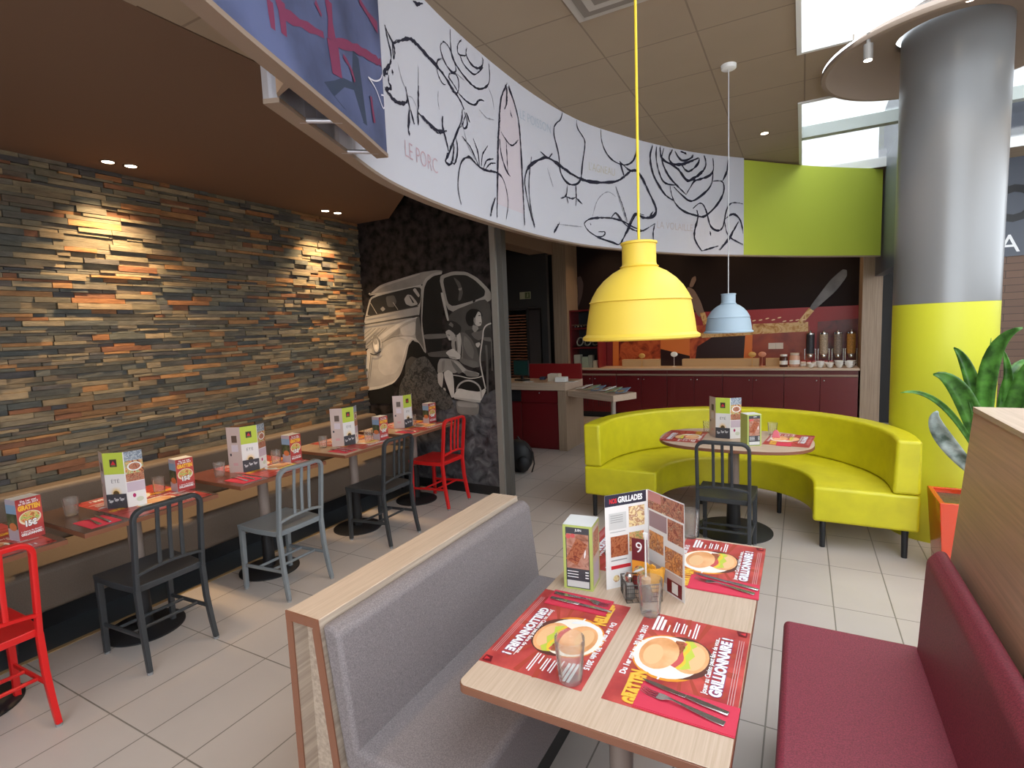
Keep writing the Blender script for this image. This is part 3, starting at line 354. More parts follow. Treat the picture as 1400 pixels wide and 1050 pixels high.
p = MB(); p.box(-2.66, -2.60, YM-.03, YM+.1, 0, ZC, mat('satin_aluminium', (.27,.25,.22), .45, metal=.2)).box(-2.60, -2.545, YM, YM+.09, 0, ZC, mat('grey_green_frame', (.10,.095,.085), .5))
struct(p.build('trim_2'))
# room beyond
DG = mat('dark_grey_wall', (.035,.033,.033), .6)
struct(MB().box(-6.5, 4.9, 9.95, 10.1, 0, ZC, DG).build('wall_back'))
struct(MB().box(-6.0, -5.9, 4.6, 9.95, 0, ZC, DG).build('wall_passage'))
struct(MB().box(-4.45, -4.1, 6.2, 9.3, 3.03, ZC, mat('tan_soffit', (.30,.21,.15), .7)).box(-6, -4.12, 9.0, 9.1, 0, 3.03, DG).build('wall_soffit'))
s_ = MB(); s_.box(-4.12, -3.85, 9.28, 9.95, 0, ZC, OAKZ); struct(s_.build('trim_3'))
s_ = MB(); s_.box(.76, 1.0, 9.28, 9.95, 0, ZC, OAKZ); struct(s_.build('trim_4'))
# far right shop-front wall: slate fascia above timber cladding
SL = mat('slate_blue_panel', (.075,.085,.11), .35)
TB = brick('timber_cladding', (.16,.085,.05), (.14,.075,.045), (.06,.03,.02), .9, .09, .004, off=.5, swap=(rad(90),0,0), rough=.5)
rw = MB(); rw.box(1.45, 5, 9.0, 9.12, 0, 2.34, TB).box(1.45, 5, 8.99, 9.12, 2.34, 4.2, SL)
struct(rw.build('wall_right_back'))
sg = MB(); cv = Canvas(sg, lambda u, v, d: (u, 8.988-d, v), .002)
cv.text('LA', 2.03, 2.39, .22, mat('sign_white', (.85,.85,.85), .4), bold=.0)
cv.text('O', 2.05, 2.78, .42, mat('sign_black', (.008,.008,.01), .3), bold=.03); cv.text('T', 2.02, 3.42, .3, mat('sign_black'), bold=.03)
cv.text('H', 2.42, 3.25, .42, mat('sign_black'), bold=.06)
tag(sg.build('sign_lettering', auto=False), 'white and black letters on the slate fascia behind the round column', 'sign')
s_ = MB(); s_.box(.90, 1.02, 6.0, 9.25, 2.22, 4.3, SL); struct(s_.build('wall_fin'))
s_ = MB(); s_.box(.92, 1.0, 9.2, 9.27, 0, 2.22, BLK); 
# skylights (openings in the ceiling with upstands, bars and panes)
def skylight(n, x0, x1, y0, y1, bars, cut):
    r = bpy.data.objects.new(f'window_{n}', None); COL.objects.link(r); struct(r); r.location = (0,0,0)
    WM = mat('skylight_white', (.72,.72,.70), .5)
    fr = MB(); t = .03; z0, z1 = ZC-.012, ZC+.10
    fr.box(x0-t, x0, y0-t, y1+t, z0, z1, WM).box(x1, x1+t, y0-t, y1+t, z0, z1, WM)
    for yy, nm in ((y0-t, 0), (y1, 1)):
        if nm == cut: fr.box(x0, .275, yy, yy+t, z0, z1, WM).box(1.60, x1, yy, yy+t, z0, z1, WM)
        else: fr.box(x0, x1, yy, yy+t, z0, z1, WM)
    o = fr.build('window_frame', r)
    for yb in bars: MB().box(x0, x1, yb-.05, yb+.05, ZC-.02, ZC+.09, mat('glazing_bar_grey', (.42,.46,.43), .5)).build('glazing_bar', r)
    MB().box(x0, x1, y0, y1, ZC+.09, ZC+.096, glassm('skylight_glass', (1,1,1), 0, 1.0)).build('pane', r)
skylight(1, -.03, 2.57, -1.1, 4.49, [], 1)
skylight(2, -.03, 2.57, 5.53, 8.37, [6.55], 0)

# ============================================================ CURVED BANNER
def offs(P, d):
    out = []
    for i in range(len(P)):
        a = Vector(P[max(0,i-1)]); b_ = Vector(P[min(len(P)-1,i+1)]); t = (b_-a).normalized(); out.append((P[i][0]+t.y*d, P[i][1]-t.x*d))
    return out
def arcs(P):
    S = [0]
    for i in range(1, len(P)): S.append(S[-1]+math.hypot(P[i][0]-P[i-1][0], P[i][1]-P[i-1][1]))
    return S
def curvefn(P):
    S = arcs(P)
    def fn(s, z, d):
        i = 0
        while i < len(S)-2 and S[i+1] < s: i += 1
        t = (s-S[i])/(S[i+1]-S[i]); a = Vector(P[i]); b_ = Vector(P[i+1]); q = a+(b_-a)*t
        n0 = (Vector(P[min(i+1,len(P)-1)])-Vector(P[max(i-1,0)])).normalized(); n1 = (Vector(P[min(i+2,len(P)-1)])-Vector(P[i])).normalized(); tt = n0.lerp(n1, max(0,min(1,t)))
        return (q.x+tt.y*d, q.y-tt.x*d, z)
    return fn, S
def wallstrip(P, th, z0, z1, m, s0=None, s1=None):
    fn, S = curvefn(P); s0 = 0 if s0 is None else s0; s1 = S[-1] if s1 is None else s1
    n = max(2, int((s1-s0)/.08)); mb = MB(); vs = []
    for i in range(n+1):
        s = s0+(s1-s0)*i/n
        vs += [fn(s, z0, 0), fn(s, z1, 0), fn(s, z1, -th), fn(s, z0, -th)]
    fs = []
    for i in range(n):
        a = 4*i; b_ = a+4; fs += [[a,b_,b_+1,a+1],[a+1,b_+1,b_+2,a+2],[a+2,b_+2,b_+3,a+3],[a+3,b_+3,b_,a]]
    fs += [[0,1,2,3],[4*n+3,4*n+2,4*n+1,4*n]]
    return mb.add(vs, fs, m, False)
BW = mat('white_banner_print', (.62,.62,.68), .5)
BG = mat('lime_green_banner', (.52,.60,.065), .5)
TAN = mat('tan_edge_strip', (.30,.22,.165), .5)
ban = thing('curved_hanging_banner', 'long curved white and lime banner hung under ceiling, printed with sketched farm animals', 'banner', (-1.9,3.4,2.44))
inv = Matrix.Translation((1.9,-3.4,-2.44))
bf, BS = curvefn(BAND)
wallstrip(BAND, .03, 2.44, ZC, BW, 0, SPLIT).build('white_panel', ban, xf=inv)
wallstrip(BAND, .03, 2.44, ZC-.02, BG, SPLIT, None).build('lime_panel', ban, xf=inv)
wallstrip(offs(BAND, .004), .055, 2.425, 2.44, TAN, 0, None).build('bottom_edge', ban, xf=inv)
INK = mat('charcoal_ink', (.012,.012,.03), .7); GI = mat('soft_grey_ink', (.32,.32,.36), .7); PK = mat('pale_pink_ink', (.64,.57,.62), .6)
mb = MB(); cv = Canvas(mb, bf, .00012); cv.k = 4
cv.poly(PINK[:6][::1]+PINK[6:], PK)
mb2 = MB(); cv2 = Canvas(mb2, bf, .00002); cv2.k = 100
for wd, pl in STROKES:
    if len(pl) < 2: continue
    m = INK if wd > 1 else GI; W = (.0022*wd+.0025)*(1.0 if pl[0][0] < 3 else 1.25 if pl[0][0] < 4.6 else 1.5)
    cv2.stroke(pl, W*1.55, m, rough=.5)
    if wd > 1: cv2.stroke([(a+random.uniform(-.006,.006), b_+random.uniform(-.006,.006)) for a, b_ in pl], W*.7, m, jit=.003, rough=.6)
    if wd > 3: cv2.stroke([(a+random.uniform(-.012,.012), b_+random.uniform(-.012,.012)) for a, b_ in pl], W*.6, m, jit=.005, rough=.7)
mb.build('pink_tint', ban, xf=inv, auto=False); mb2.build('animal_drawing', ban, xf=inv, auto=False)
mb = MB(); cv = Canvas(mb, bf, .0001); cv.k = 40
for (t, a, b_, tp), cc in zip(TXT, [(.60,.40,.45),(.46,.54,.62),(.60,.55,.42),(.60,.50,.47)]):
    cv.text(t, a[0], min(a[1],b_[1]), tp[1]-a[1], mat('banner_text_'+t[-3:].lower(), cc, .6), wid=b_[0]-a[0], bold=-.015, rot=math.atan2(b_[1]-a[1], b_[0]-a[0])*.5)
mb.build('lettering', ban, xf=inv, auto=False)
# blue graffiti panel standing off the banner
bl = thing('curved_blue_panel', 'dark blue curved panel with red strokes, overlapping the start of the animal banner', 'panel', (-1.3,1.2,2.44))
inv = Matrix.Translation((1.3,-1.2,-2.44)); uf, US = curvefn(BLUE)
BLU = mat('slate_blue_print', (.055,.07,.15), .5, var=.25, vscale=3, tint=(.09,.11,.22))
wallstrip(BLUE, .03, 2.44, ZC, BLU, 0, BEND).build('print_board', bl, xf=inv)
wallstrip(offs(BLUE, .004), .052, 2.425, 2.44, TAN, 0, BEND).build('bottom_lip', bl, xf=inv)
mb = MB(); cv = Canvas(mb, uf, .0003)
for pl in DK: cv.poly(pl, mat('shadow_blue_ink', (.03,.045,.085), .6))
for wd, pl in RED:
    if len(pl) > 1: cv.stroke(pl, wd*.0025, mat('crimson_ink', (.20,.03,.085), .6), taper=False, rough=.4)
for pl in WH:
    if len(pl) > 1: cv.stroke(pl, .006, mat('white_ink', (.75,.72,.78), .6), taper=False)
mb.build('graffiti', bl, xf=inv, auto=False)
wallstrip(offs(BAND, .0), .05, 2.44, 2.62, mat('pale_metal', (.5,.48,.5), .3, metal=.5), 0, .6).build('light_trough', bl, xf=inv)
a0 = Vector(bf(.02,0,0)[:2]); a1 = Vector(uf(1.0,0,-.05)[:2])
MB().prism([(BAND[0][0],BAND[0][1]),(BAND[0][0]+.02,BAND[0][1]-.02),(-1.36,1.16),(-1.37,1.19)], 2.44, 2.68, TAN).build('end_cap', bl, xf=inv)
for sa, sb in ((.17, 1.13), (.50, 1.47)):
    A = bf(sa, 2.433, -.02); B_ = uf(sb, 2.433, -.02); MB().tube([A, B_], .009, mat('pale_metal')).build('strut', bl, xf=inv)
s_ = MB(); s_.box(.92, 1.0, 9.2, 9.27, 0, .1, BLK)

# ============================================================ COLUMN, BULKHEAD
CX, CY, CR = .923, 5.036, .314
col = thing('round_column', 'thick round column, silver grey above and yellow below', 'column', (CX,CY,0))
MB().lathe([(CR,0),(CR,1.742)], (0,0,0), mat('yellow_column_paint', (.60,.60,.03), .45), 64).build('yellow_base', col)
MB().lathe([(CR,1.743),(CR,3.80)], (0,0,0), mat('grey_column_paint', (.225,.225,.225), .32, metal=.3), 64).build('grey_shaft', col)
bk = MB(); dr = .79
bk.lathe([(dr-.03,0),(dr,.0),(dr+.004,.012),(dr,.03),(dr-.10,.10),(CR+.16,.17),(CR+.008,.19)], (0,0,0), mat('taupe_ring', (.27,.20,.15), .8), 72, cap=False)
bk.lathe([(dr-.03,0),(dr-.10,.06),(CR+.16,.13),(CR+.005,.15)], (0,0,0), mat('taupe_ring'), 72, cap=False)
o = bk.build('ceiling_collar'); o.location = (CX-.03, CY-.02, ZC-.05); tag(o, 'round taupe ceiling collar around the top of the grey column', 'ceiling collar')
def can(px, py, z, label):
    t = thing('ceiling_spotlight', label, 'spotlight', (px,py,z), 0, 'cylinder spots around the column')
    MB().lathe([(.028,.0),(.028,.10)], (0,0,0), mat('can_grey', (.22,.20,.18), .4, metal=.5), 24).lathe([(.012,.10),(.012,.17)], (0,0,0), mat('can_grey'), 12).build('body', t)
    MB().lathe([(.024,-.002),(.024,.001)], (0,0,0), emis('lamp_disc', (1,.86,.66), 14), 24).build('lens', t)
    l = bpy.data.lights.new('spot', 'SPOT'); l.energy = 14; l.color = WARM; l.spot_size = rad(80); l.spot_blend = .6; l.shadow_soft_size = .03
    lo = bpy.data.objects.new('spot', l); COL.objects.link(lo); lo.parent = t; lo.location = (0,0,-.02)
can(.36, 4.45, ZC-.18, 'small cylinder spotlight hanging left of the grey column')
can(.862, 4.36, ZC+.0, 'small cylinder spotlight just in front of the grey column top')
can(1.42, 4.75, ZC-.15, 'small cylinder spotlight right of the grey column')
def down(px, py, z, label, e=30, tilt=None, size=110, grp='recessed downlights', r=.036):
    t = thing('recessed_downlight', label, 'downlight', (px,py,z), 0, grp)
    MB().lathe([(r+.012,-.004),(r+.012,.001),(r,.001),(r,-.004)], (0,0,0), mat('ring_brown', (.12,.08,.05), .5), 24, cap=False).build('trim_ring', t)
    MB().lathe([(r-.002,-.003),(r-.002,-.001)], (0,0,0), emis('downlight_disc', (1,.83,.6), 16), 24).build('lens', t)
    l = bpy.data.lights.new('spot', 'SPOT'); l.energy = e; l.color = WARM; l.spot_size = rad(size); l.spot_blend = 1.0; l.shadow_soft_size = .03
    lo = bpy.data.objects.new('spot', l); COL.objects.link(lo); lo.parent = t; lo.location = (0,0,-.012)
    if tilt: lo.rotation_euler = tilt
    return t
EW = 125
for i, (x, y, lb) in enumerate([(-4.12,2.00,'left of the nearer pair above the stone wall'),(-4.10,2.13,'right of the nearer pair above the stone wall'),(-4.13,3.88,'left of the far pair above the stone wall'),(-4.11,4.02,'right of the far pair above the stone wall')]):
    down(x, y, 2.91, 'recessed downlight, '+lb, EW, (0,rad(9),0), 84)
down(-.36, 6.17, ZC, 'single recessed downlight in ceiling tiles above the lime banner', 25)
for i, x in enumerate((-3.2, -2.1, -1.0, .1)):
    down(x, 9.2, ZC, f'recessed downlight over the back counter, hidden behind the banner ({["first","second","third","fourth"][i]} from the left pillar)', 60, (rad(12),0,0), 90)
down(-2.08, 2.55, 2.91, 'added unseen downlight warming the chair aisle, behind the banner, far one', 38)  # unseen lamp added to warm the chair aisle
down(-1.78, 1.2, 2.91, 'added unseen downlight warming the chair aisle, behind the blue panel', 38)  # second added lamp, warms the near end of the aisle
down(-4.9, 7.6, 3.5, 'added downlight brightening the passage by the till', 26)  # lamp added to brighten the tray rack
down(-3.3, 6.9, ZC, 'recessed downlight above the till desk', 20)
v = thing('ceiling_vent', 'square louvred air vent in the ceiling tiles above the banner', 'vent', (-.925,2.99,ZC))
MB().box(-.3,.3,-.3,.3,-.012,0,mat('vent_grey', (.42,.38,.33), .5)).build('frame', v, bevel=.004)
for k, a in enumerate((.25,.2,.15,.10)):
    m_ = MB(); m_.prism([(-a,-a),(a,-a),(a,a),(-a,a)], -.02-.004*k, -.012, mat('vent_grey') if k%2 else mat('vent_dark', (.2,.17,.14), .6)); m_.build('louvre', v)

# ============================================================ PENDANTS
def pendant(name, label, x, y, zb, m, cordm, sc=1.0, canopy=True, cr_=.003):
    t = thing(name, label, 'pendant lamp', (x,y,zb))
    prof = [(.178,.0),(.184,.004),(.184,.012),(.178,.016),(.173,.02),(.168,.06),(.160,.105),(.157,.118),(.161,.121),(.157,.125),(.150,.14),(.135,.165),(.113,.19),(.085,.212),(.062,.224),(.058,.226),(.061,.230),(.055,.234),(.053,.24),(.053,.298),(.057,.300),(.057,.306),(.050,.308)]
    inner = [(.045,.305),(.045,.235),(.08,.205),(.13,.163),(.150,.12),(.163,.06),(.168,.01),(.172,.0)]
    P = [(r*sc, z_*sc) for r, z_ in prof]; I = [(r*sc, z_*sc) for r, z_ in inner]
    MB().lathe(P+[(.0001,P[-1][1])], (0,0,0), m, 64, cap=False).lathe(I+[P[0]], (0,0,0), m, 64, cap=False).build('shade', t)
    MB().ball((0,0,.14*sc), .03*sc, emis('pendant_bulb', (1,.85,.65), 4)).lathe([(.018*sc,.17*sc),(.018*sc,.25*sc)], (0,0,0), WHITE, 16).build('bulb', t)
    MB().tube([(0,0,.300*sc),(.001,0,1.2),(0,0,ZC-zb)], cr_, cordm, 8).build('cord', t)
    if canopy: MB().lathe([(.045,-.03),(.052,-.026),(.054,0)], (0,0,ZC-zb), m if not canopy == 'w' else WHITE, 32).build('ceiling_rose', t)
    return t
pendant('pendant_lamp', 'large yellow dome pendant lamp on a yellow cord', -.455, 1.7, 1.632, mat('yellow_silicone', (.68,.47,.05), .55), mat('yellow_cord', (.72,.52,.02), .5), .99, True, .0042)
pendant('pendant_lamp', 'pale blue-grey dome pendant lamp over the round sofa table', -.5, 4.42, 1.585, mat('blue_grey_silicone', (.34,.44,.52), .55), mat('pale_cord', (.5,.5,.5), .5), .97, 'w', .004)

# ============================================================ CHAIRS
def chair(m, label, loc, rz):
    t = thing('dining_chair', label, 'chair', loc, rz, None); t.scale = (.95,1,1.0)
    # seat: dished pan
    n = 10; vs = []; fs = []
    def sx(y): return .205-.02*max(0,-y/.2)
    for i in range(n+1):
        for j in range(n+1):
            y = -.19+.39*i/n; u = -1+2*j/n; x = u*sx(y); dish = -.014*(1-u*u)*(1-((y)/.21)**2); vs.append((x,y,.452+dish))
    for i in range(n):
        for j in range(n): a = i*(n+1)+j; fs.append([a,a+1,a+n+2,a+n+1])
    k = len(vs); rim = [j for j in range(n+1)]+[(i+1)*(n+1)+n for i in range(n)]+[n*(n+1)+n-1-j for j in range(n)]+[(n-1-i)*(n+1) for i in range(n-1)]
    low = [(vs[q][0]*.985, vs[q][1]*.985, .415) for q in rim]; vs2 = vs+low; L = len(rim)
    fs2 = fs+[[rim[i],k+i,k+(i+1)%L,rim[(i+1)%L]] for i in range(L)]+[[k+i for i in range(L)][::-1]]
    MB().add(vs2, fs2, m, True).build('seat', t, bevel=.004)
    def bz(z): return -.19-.045*((z-.44)/.42)  # back lean
    # back hoop
    pts = []; W = .178
    for z_ in (.43,.55,.65,.74,.80): pts.append((-W, bz(z_), z_))
    for q in range(1,6): a = pi-q*pi/12; pts.append((-W+.05+.05*cos(a), bz(.80+.05*sin(a)), .80+.05*sin(a)))
    pts.append((-W+.05, bz(.852), .852)); pts.append((0, bz(.852)-.012, .854))
    pts += [(-p[0],p[1],p[2]) for p in pts[:-1][::-1]]
    MB().tube(pts, .016, m, 12, flat=(.75,1.0)).build('back_frame', t)
    pts = [(x, -.196-.008-.012*(1-(x/W)**2), .515+.022*(1-(x/W)**2)) for x in [W*(-1+i/5) for i in range(11)]]
    MB().tube(pts, .012, m, 8, flat=(1.0,.7)).build('lower_rail', t)
    for x in (-.062,0,.062):
        zt = .85; MB().tube([(x,-.205-.012*.9,.53),(x,bz(.7)-.008,.7),(x,bz(.85)-.01,.848)], .011, m, 8, flat=(.95,.55)).build('slat', t)
    for s in (-1,1):
        q = MB().tube([(s*.178,-.188,.43),(s*.178,-.200,.25),(s*.182,-.225,.10),(s*.186,-.243,.012)], [.0165,.0165,.0155,.0145], m, 10, flat=(.85,1.0)).build('leg', t)
        MB().lathe([(.014,0),(.015,.013)], (s*.186,-.244,0), RUB, 12).build('foot_cap', q)
        q = MB().tube([(s*.186,.178,.43),(s*.186,.182,.012)], [.018,.0145], m, 10, flat=(1,1)).build('leg', t)
        MB().lathe([(.014,0),(.015,.013)], (s*.186,.182,0), RUB, 12).build('foot_cap', q)
        MB().tube([(s*.186,.180,.17),(s*.182,-.212,.19)], .010, m, 8, flat=(.6,1.1)).build('stretcher', t)
    for y, z_ in ((.04,.178),(-.10,.184)): MB().tube([(-.184,y,z_),(.184,y,z_)], .009, m, 8).build('stretcher', t)
    return t
XR = -2.96
cd = chair(DKM, 'charcoal slat-back chair at the nearest stone-wall table, beside the near red chair', (-3.15,1.515,0), rad(90))
cr2 = chair(REDM, 'bright red slat-back chair cut by the left edge of the photo', (-3.14,.775,0), rad(90))
cg = chair(GRM, 'mid grey slat-back chair in the stone-wall row', (-3.11,2.33,0), rad(90))
dup(cd, (-3.075,3.26,0), rad(90), 'charcoal slat-back chair in the row between the mid grey and far red chairs')
dup(cr2, (-3.16,4.17,0), rad(90), 'bright red slat-back chair at the far end beside the photo mural')
dup(cd, (-.468,4.035,0), 0, 'charcoal slat-back chair facing the curved yellow sofa')

# ============================================================ TABLES IN THE ROW
OAKR = wood('oak_row', (.50,.36,.25), (.36,.25,.17), 'Y', .28)
DTOP = mat('oak_top_shaded', (.10,.06,.05), .25, var=.1, vscale=8)  # same oak as the far tops, shade put into the colour
def table(label, x, y, sx_, sy_, topm, br=.24, bx=0):
    t = thing('pedestal_table', label, 'table', (x,y,0))
    MB().box(-sx_/2,sx_/2,-sy_/2,sy_/2,.722,.745,EDGE).box(-sx_/2+.001,sx_/2-.001,-sy_/2+.001,sy_/2-.001,.745,.7475,topm).build('tabletop', t, bevel=.003)
    MB().lathe([(br,.0),(br,.008),(br*.93,.016),(.06,.026),(.05,.03)], (bx,0,0), BLK, 48).build('base', t)
    MB().lathe([(.042,.03),(.038,.36)], (bx,0,0), BLK, 24).build('lower_pole', t)
    MB().lathe([(.036,.36),(.036,.722)], (bx,0,0), POLE, 24).build('upper_pole', t)
    return t
TX = -3.475; TY = [.80,1.58,2.43,3.32,4.14]
lbs = ['oak table with shade-darkened top at the left edge of the photo','oak table with shade-darkened top behind the nearest charcoal chair, a menu stand at its centre','oak table with reflection-reddened top behind the mid grey chair','light oak table behind the farther charcoal chair','light oak table by the photo mural, red chair beside it']
for i in range(5): table(lbs[i], TX, TY[i], .66, .70 if i else .72, [DTOP,DTOP,mat('oak_top_red_reflection',(.16,.05,.04),.25,var=.1,vscale=8),OAKR,OAKR][i], .205, .055)  # near tops painted darker, the third reddened by a painted reflection
ZT = .7476
# ============================================================ PRINTED THINGS
MR = mat('red_print', (.42,.04,.045), .3, var=.25, vscale=7, tint=(.52,.08,.065))
ORG = mat('orange_print', (.80,.30,.03), .4); YLW = mat('gold_print', (.85,.50,.06), .4); WI = mat('white_ink_print', (.85,.85,.85), .4)
DRD = mat('deep_red_print', (.15,.01,.015), .4); BUN = mat('bun_print', (.78,.34,.12), .4, var=.12, vscale=9, tint=(.88,.48,.24)); GLO = mat('pale_glow_print', (.92,.84,.72), .4)
MEAT = foodm('meat_print', [(.12,.02,.01),(.30,.07,.03),(.45,.16,.07),(.2,.04,.02)], 70); LET = mat('lettuce_print', (.55,.62,.08), .4); PNK = mat('sauce_print', (.62,.10,.10), .4)
def placemat_mesh():
    mb = MB(); W, H = .455, .31; mb.box(0,W,0,H,0,.0006,MR)
    cv = Canvas(mb, lambda u,v,d: (u,v,.0006+d), .00004)
    for k in range(14):  # rays
        a = k*pi/7+.1; cv.poly([(.24,.155),(.24+.2*cos(a)*1.1,.155+.14*sin(a)),(.24+.2*cos(a+.12)*1.1,.155+.14*sin(a+.12))], mat('ray_print', (.42,.06,.035), .4))
    cv.ell(.238,.195,.108,.100,ORG); cv.ell(.252,.165,.100,.088,mat('dark_print',(.12,.04,.03),.4)); cv.ell(.240,.198,.100,.092,GLO)
    cv.ell(.262,.140,.078,.050,BUN); cv.ell(.262,.130,.06,.03,mat('bun_light_print',(.86,.52,.26),.4))
    cv.poly([(.335,.165),(.34,.145),(.32,.13),(.30,.142),(.27,.128),(.24,.14),(.21,.130),(.195,.150),(.20,.168)],LET)
    cv.stroke([(.195,.165),(.23,.150),(.26,.160),(.30,.148),(.332,.162)],.010,mat('yolk_print',(.85,.55,.05),.4),taper=False); cv.stroke([(.20,.176),(.24,.160),(.28,.172),(.325,.165)],.016,PNK,taper=False)
    cv.poly([(.215,.200),(.325,.190),(.330,.168),(.30,.160),(.235,.172),(.212,.182)],MEAT)
    cv.ell(.248,.222,.080,.052,BUN,rot=-.1); cv.ell(.235,.236,.05,.026,mat('bun_light_print')); cv.stroke([(.17,.17),(.155,.20),(.165,.25),(.19,.275)],.018,WI,taper=True)
    cv.stroke([(.13,.20),(.16,.195)],.014,WI,taper=True)
    cv.text('Du 1er mai au 30 juin 2015', .115,.283,.016,WI,wid=.255,bold=.04)
    cv.text('Jouer au Casino peut faire de vous...', .122,.078,.013,WI,wid=.27,bold=.03)
    cv.text('GRILLIONNAIRE !', .122,.044,.027,WI,wid=.275,bold=.05,outline=mat('violet_outline',(.25,.08,.2),.4))
    cv.text('GRATTEN', .012,.222,.036,YLW,wid=.135,bold=.05,outline=ORG,rot=.08); cv.rect(.03,.262,.11,.268,YLW)
    for k,(u0,v0,u1) in enumerate([(.355,.262,.44),(.358,.250,.44),(.362,.238,.425),(.36,.222,.40),(.365,.205,.425),(.368,.197,.42),(.365,.183,.425),(.368,.175,.42),(.36,.160,.40),(.355,.148,.44),(.355,.140,.435)]): cv.rect(u0,v0,u1,v0+(.008 if k<3 else .004),WI)
    for v in (.012,.018,.024): cv.rect(.06,v,.40,v+.0018,mat('faint_ink',(.62,.35,.35),.4))
    cv.poly([(.425,.008),(.45,.008),(.45,.038),(.425,.03)],DRD); cv.poly([(.43,.012),(.446,.012),(.438,.028)],mat('logo_red',(.6,.03,.04),.4))
    return mb
pm = placemat_mesh().build('placemat', auto=False)
MATS = []
def placemat(x, y, z_, rz, label, grp):
    o = pm if not MATS else pm.copy()
    if MATS: COL.objects.link(o)
    MATS.append(o); o.location = (x,y,z_); o.rotation_euler = (0,0,rz); tag(o, label, 'placemat', grp); return o
def napkin(x, y, z_, rz, label, grp, sx_=.235, sy_=.105):
    mb = MB(); m = mat('red_paper_napkin', (.62,.035,.075), .7, bump=.2, bscale=300)
    mb.box(0,sx_,0,sy_,0,.0012,m).box(.002,sx_,.003,sy_-.002,.0013,.0026,m)
    o = mb.build('paper_napkin'); o.location = (x,y,z_); o.rotation_euler = (0,0,rz); tag(o, label, 'napkin', grp); return o
def make_fork():
    t = thing('fork', 'x', 'fork')
    mb = MB(); vs = []; prof = [(0,.0085,.002),(.03,.009,.002),(.09,.005,.005),(.125,.003,.007),(.138,.006,.006),(.150,.0115,.003),(.165,.0120,.001)]
    for x, w_, z_ in prof: vs += [(x,-w_,z_),(x,w_,z_),(x,w_,z_+.0018),(x,-w_,z_+.0018)]
    n = len(prof); fs = [[0,3,2,1],[4*n-4,4*n-3,4*n-2,4*n-1]]
    for i in range(n-1):
        a = 4*i; fs += [[a+j,a+(j+1)%4,a+4+(j+1)%4,a+4+j] for j in range(4)]
    mb.add(vs, fs, STEEL, False).build('handle', t, bevel=.0006)
    for k in range(4):
        y = -.0102+k*.0068; MB().tube([(.163,y,.002),(.185,y,.001),(.205,y,.006)], [.0014,.0014,.0008], STEEL, 6).build('tine', t)
    return t
def make_knife():
    t = thing('table_knife', 'x', 'knife')
    MB().prism([(0,-.007),(.0,.007),(.06,.0085),(.105,.0065),(.105,-.006),(.05,-.0085)], .001, .006, STEEL).build('handle', t, bevel=.002)
    MB().prism([(.105,-.006),(.105,.0065),(.17,.009),(.205,.006),(.222,-.002),(.19,-.0055)], .0025, .0042, STEEL).build('blade', t, bevel=.0004)
    return t
FK = make_fork(); KN = make_knife(); ff = [0, 0]
def cutlery(kind, x, y, z_, rz, label):
    i = 0 if kind == 'fork' else 1; base = (FK, KN)[i]
    if ff[i]: o = dup(base, (x,y,z_), rz, label)
    else: o = base; o.location = (x,y,z_); o.rotation_euler = (0,0,rz); o['label'] = label; ff[i] = 1
    o['group'] = 'forks' if i == 0 else 'table knives'; return o
GL = glassm('drinking_glass', (.985,.99,.99), 0.02, .95, .05)
def glass_mesh(h=.105, r0=.028, r1=.038):
    pr = [(r0*.9,0),(r0,.003)]; n = 9
    for k in range(n+1):
        z_ = .012+(h*.80-.012)*k/n; r = r0+(r1-r0)*z_/h; pr += [(r,z_),(r+.0014,z_+h*.03)]
    pr += [(r1,h*.86),(r1,h),(r1-.0018,h),(r1-.003,h*.8),(r0-.001,.012),(.0005,.010)]
    mb = MB(); mb.lathe(pr, (0,0,0), GL, 36, cap=False); mb.lathe([(.0005,0),(r0*.9,0)], (0,0,0), GL, 36, cap=False); return mb
GLT = glass_mesh(.12,.030,.040).build('water_glass'); GLS = glass_mesh(.098,.029,.037).build('water_glass'); gu = [0,0]
def glass(tall, x, y, z_, label, grp):
    b = (GLS, GLT)[tall]
    if gu[tall]: b = b.copy(); COL.objects.link(b)
    gu[tall] = 1; b.location = (x,y,z_); tag(b, label, 'glass', grp); return b
# summer menu card standing in a zigzag
FOOD = foodm('dish_print', [(.05,.03,.02),(.45,.12,.05),(.75,.45,.2),(.25,.30,.08),(.8,.7,.6)], 45)
FOOD2 = foodm('meat_dish_print', [(.08,.02,.015),(.32,.08,.05),(.55,.25,.14),(.2,.05,.04),(.7,.5,.3)], 60)
def panel(p0, p1, h, th=.0012, front=PAPER):
    """upright card from p0 to p1; returns builder and canvas whose (u, v) run on the side to the right of p0->p1"""
    a = Vector((*p0,0)); b_ = Vector((*p1,0)); t = (b_-a); L = t.length; t.normalize(); n = Vector((t.y,-t.x,0))
    mb = MB(); q = [a, b_, b_-n*th, a-n*th]
    vs = [tuple(v) for v in q]+[(v.x,v.y,h) for v in q]
    mb.add(vs, [(0,1,5,4),(1,2,6,5),(2,3,7,6),(3,0,4,7),(4,5,6,7),(3,2,1,0)], front)
    def fn(u, v, d): r = a+t*u+n*d; return (r.x, r.y, v)
    return mb, Canvas(mb, fn, .00012), L
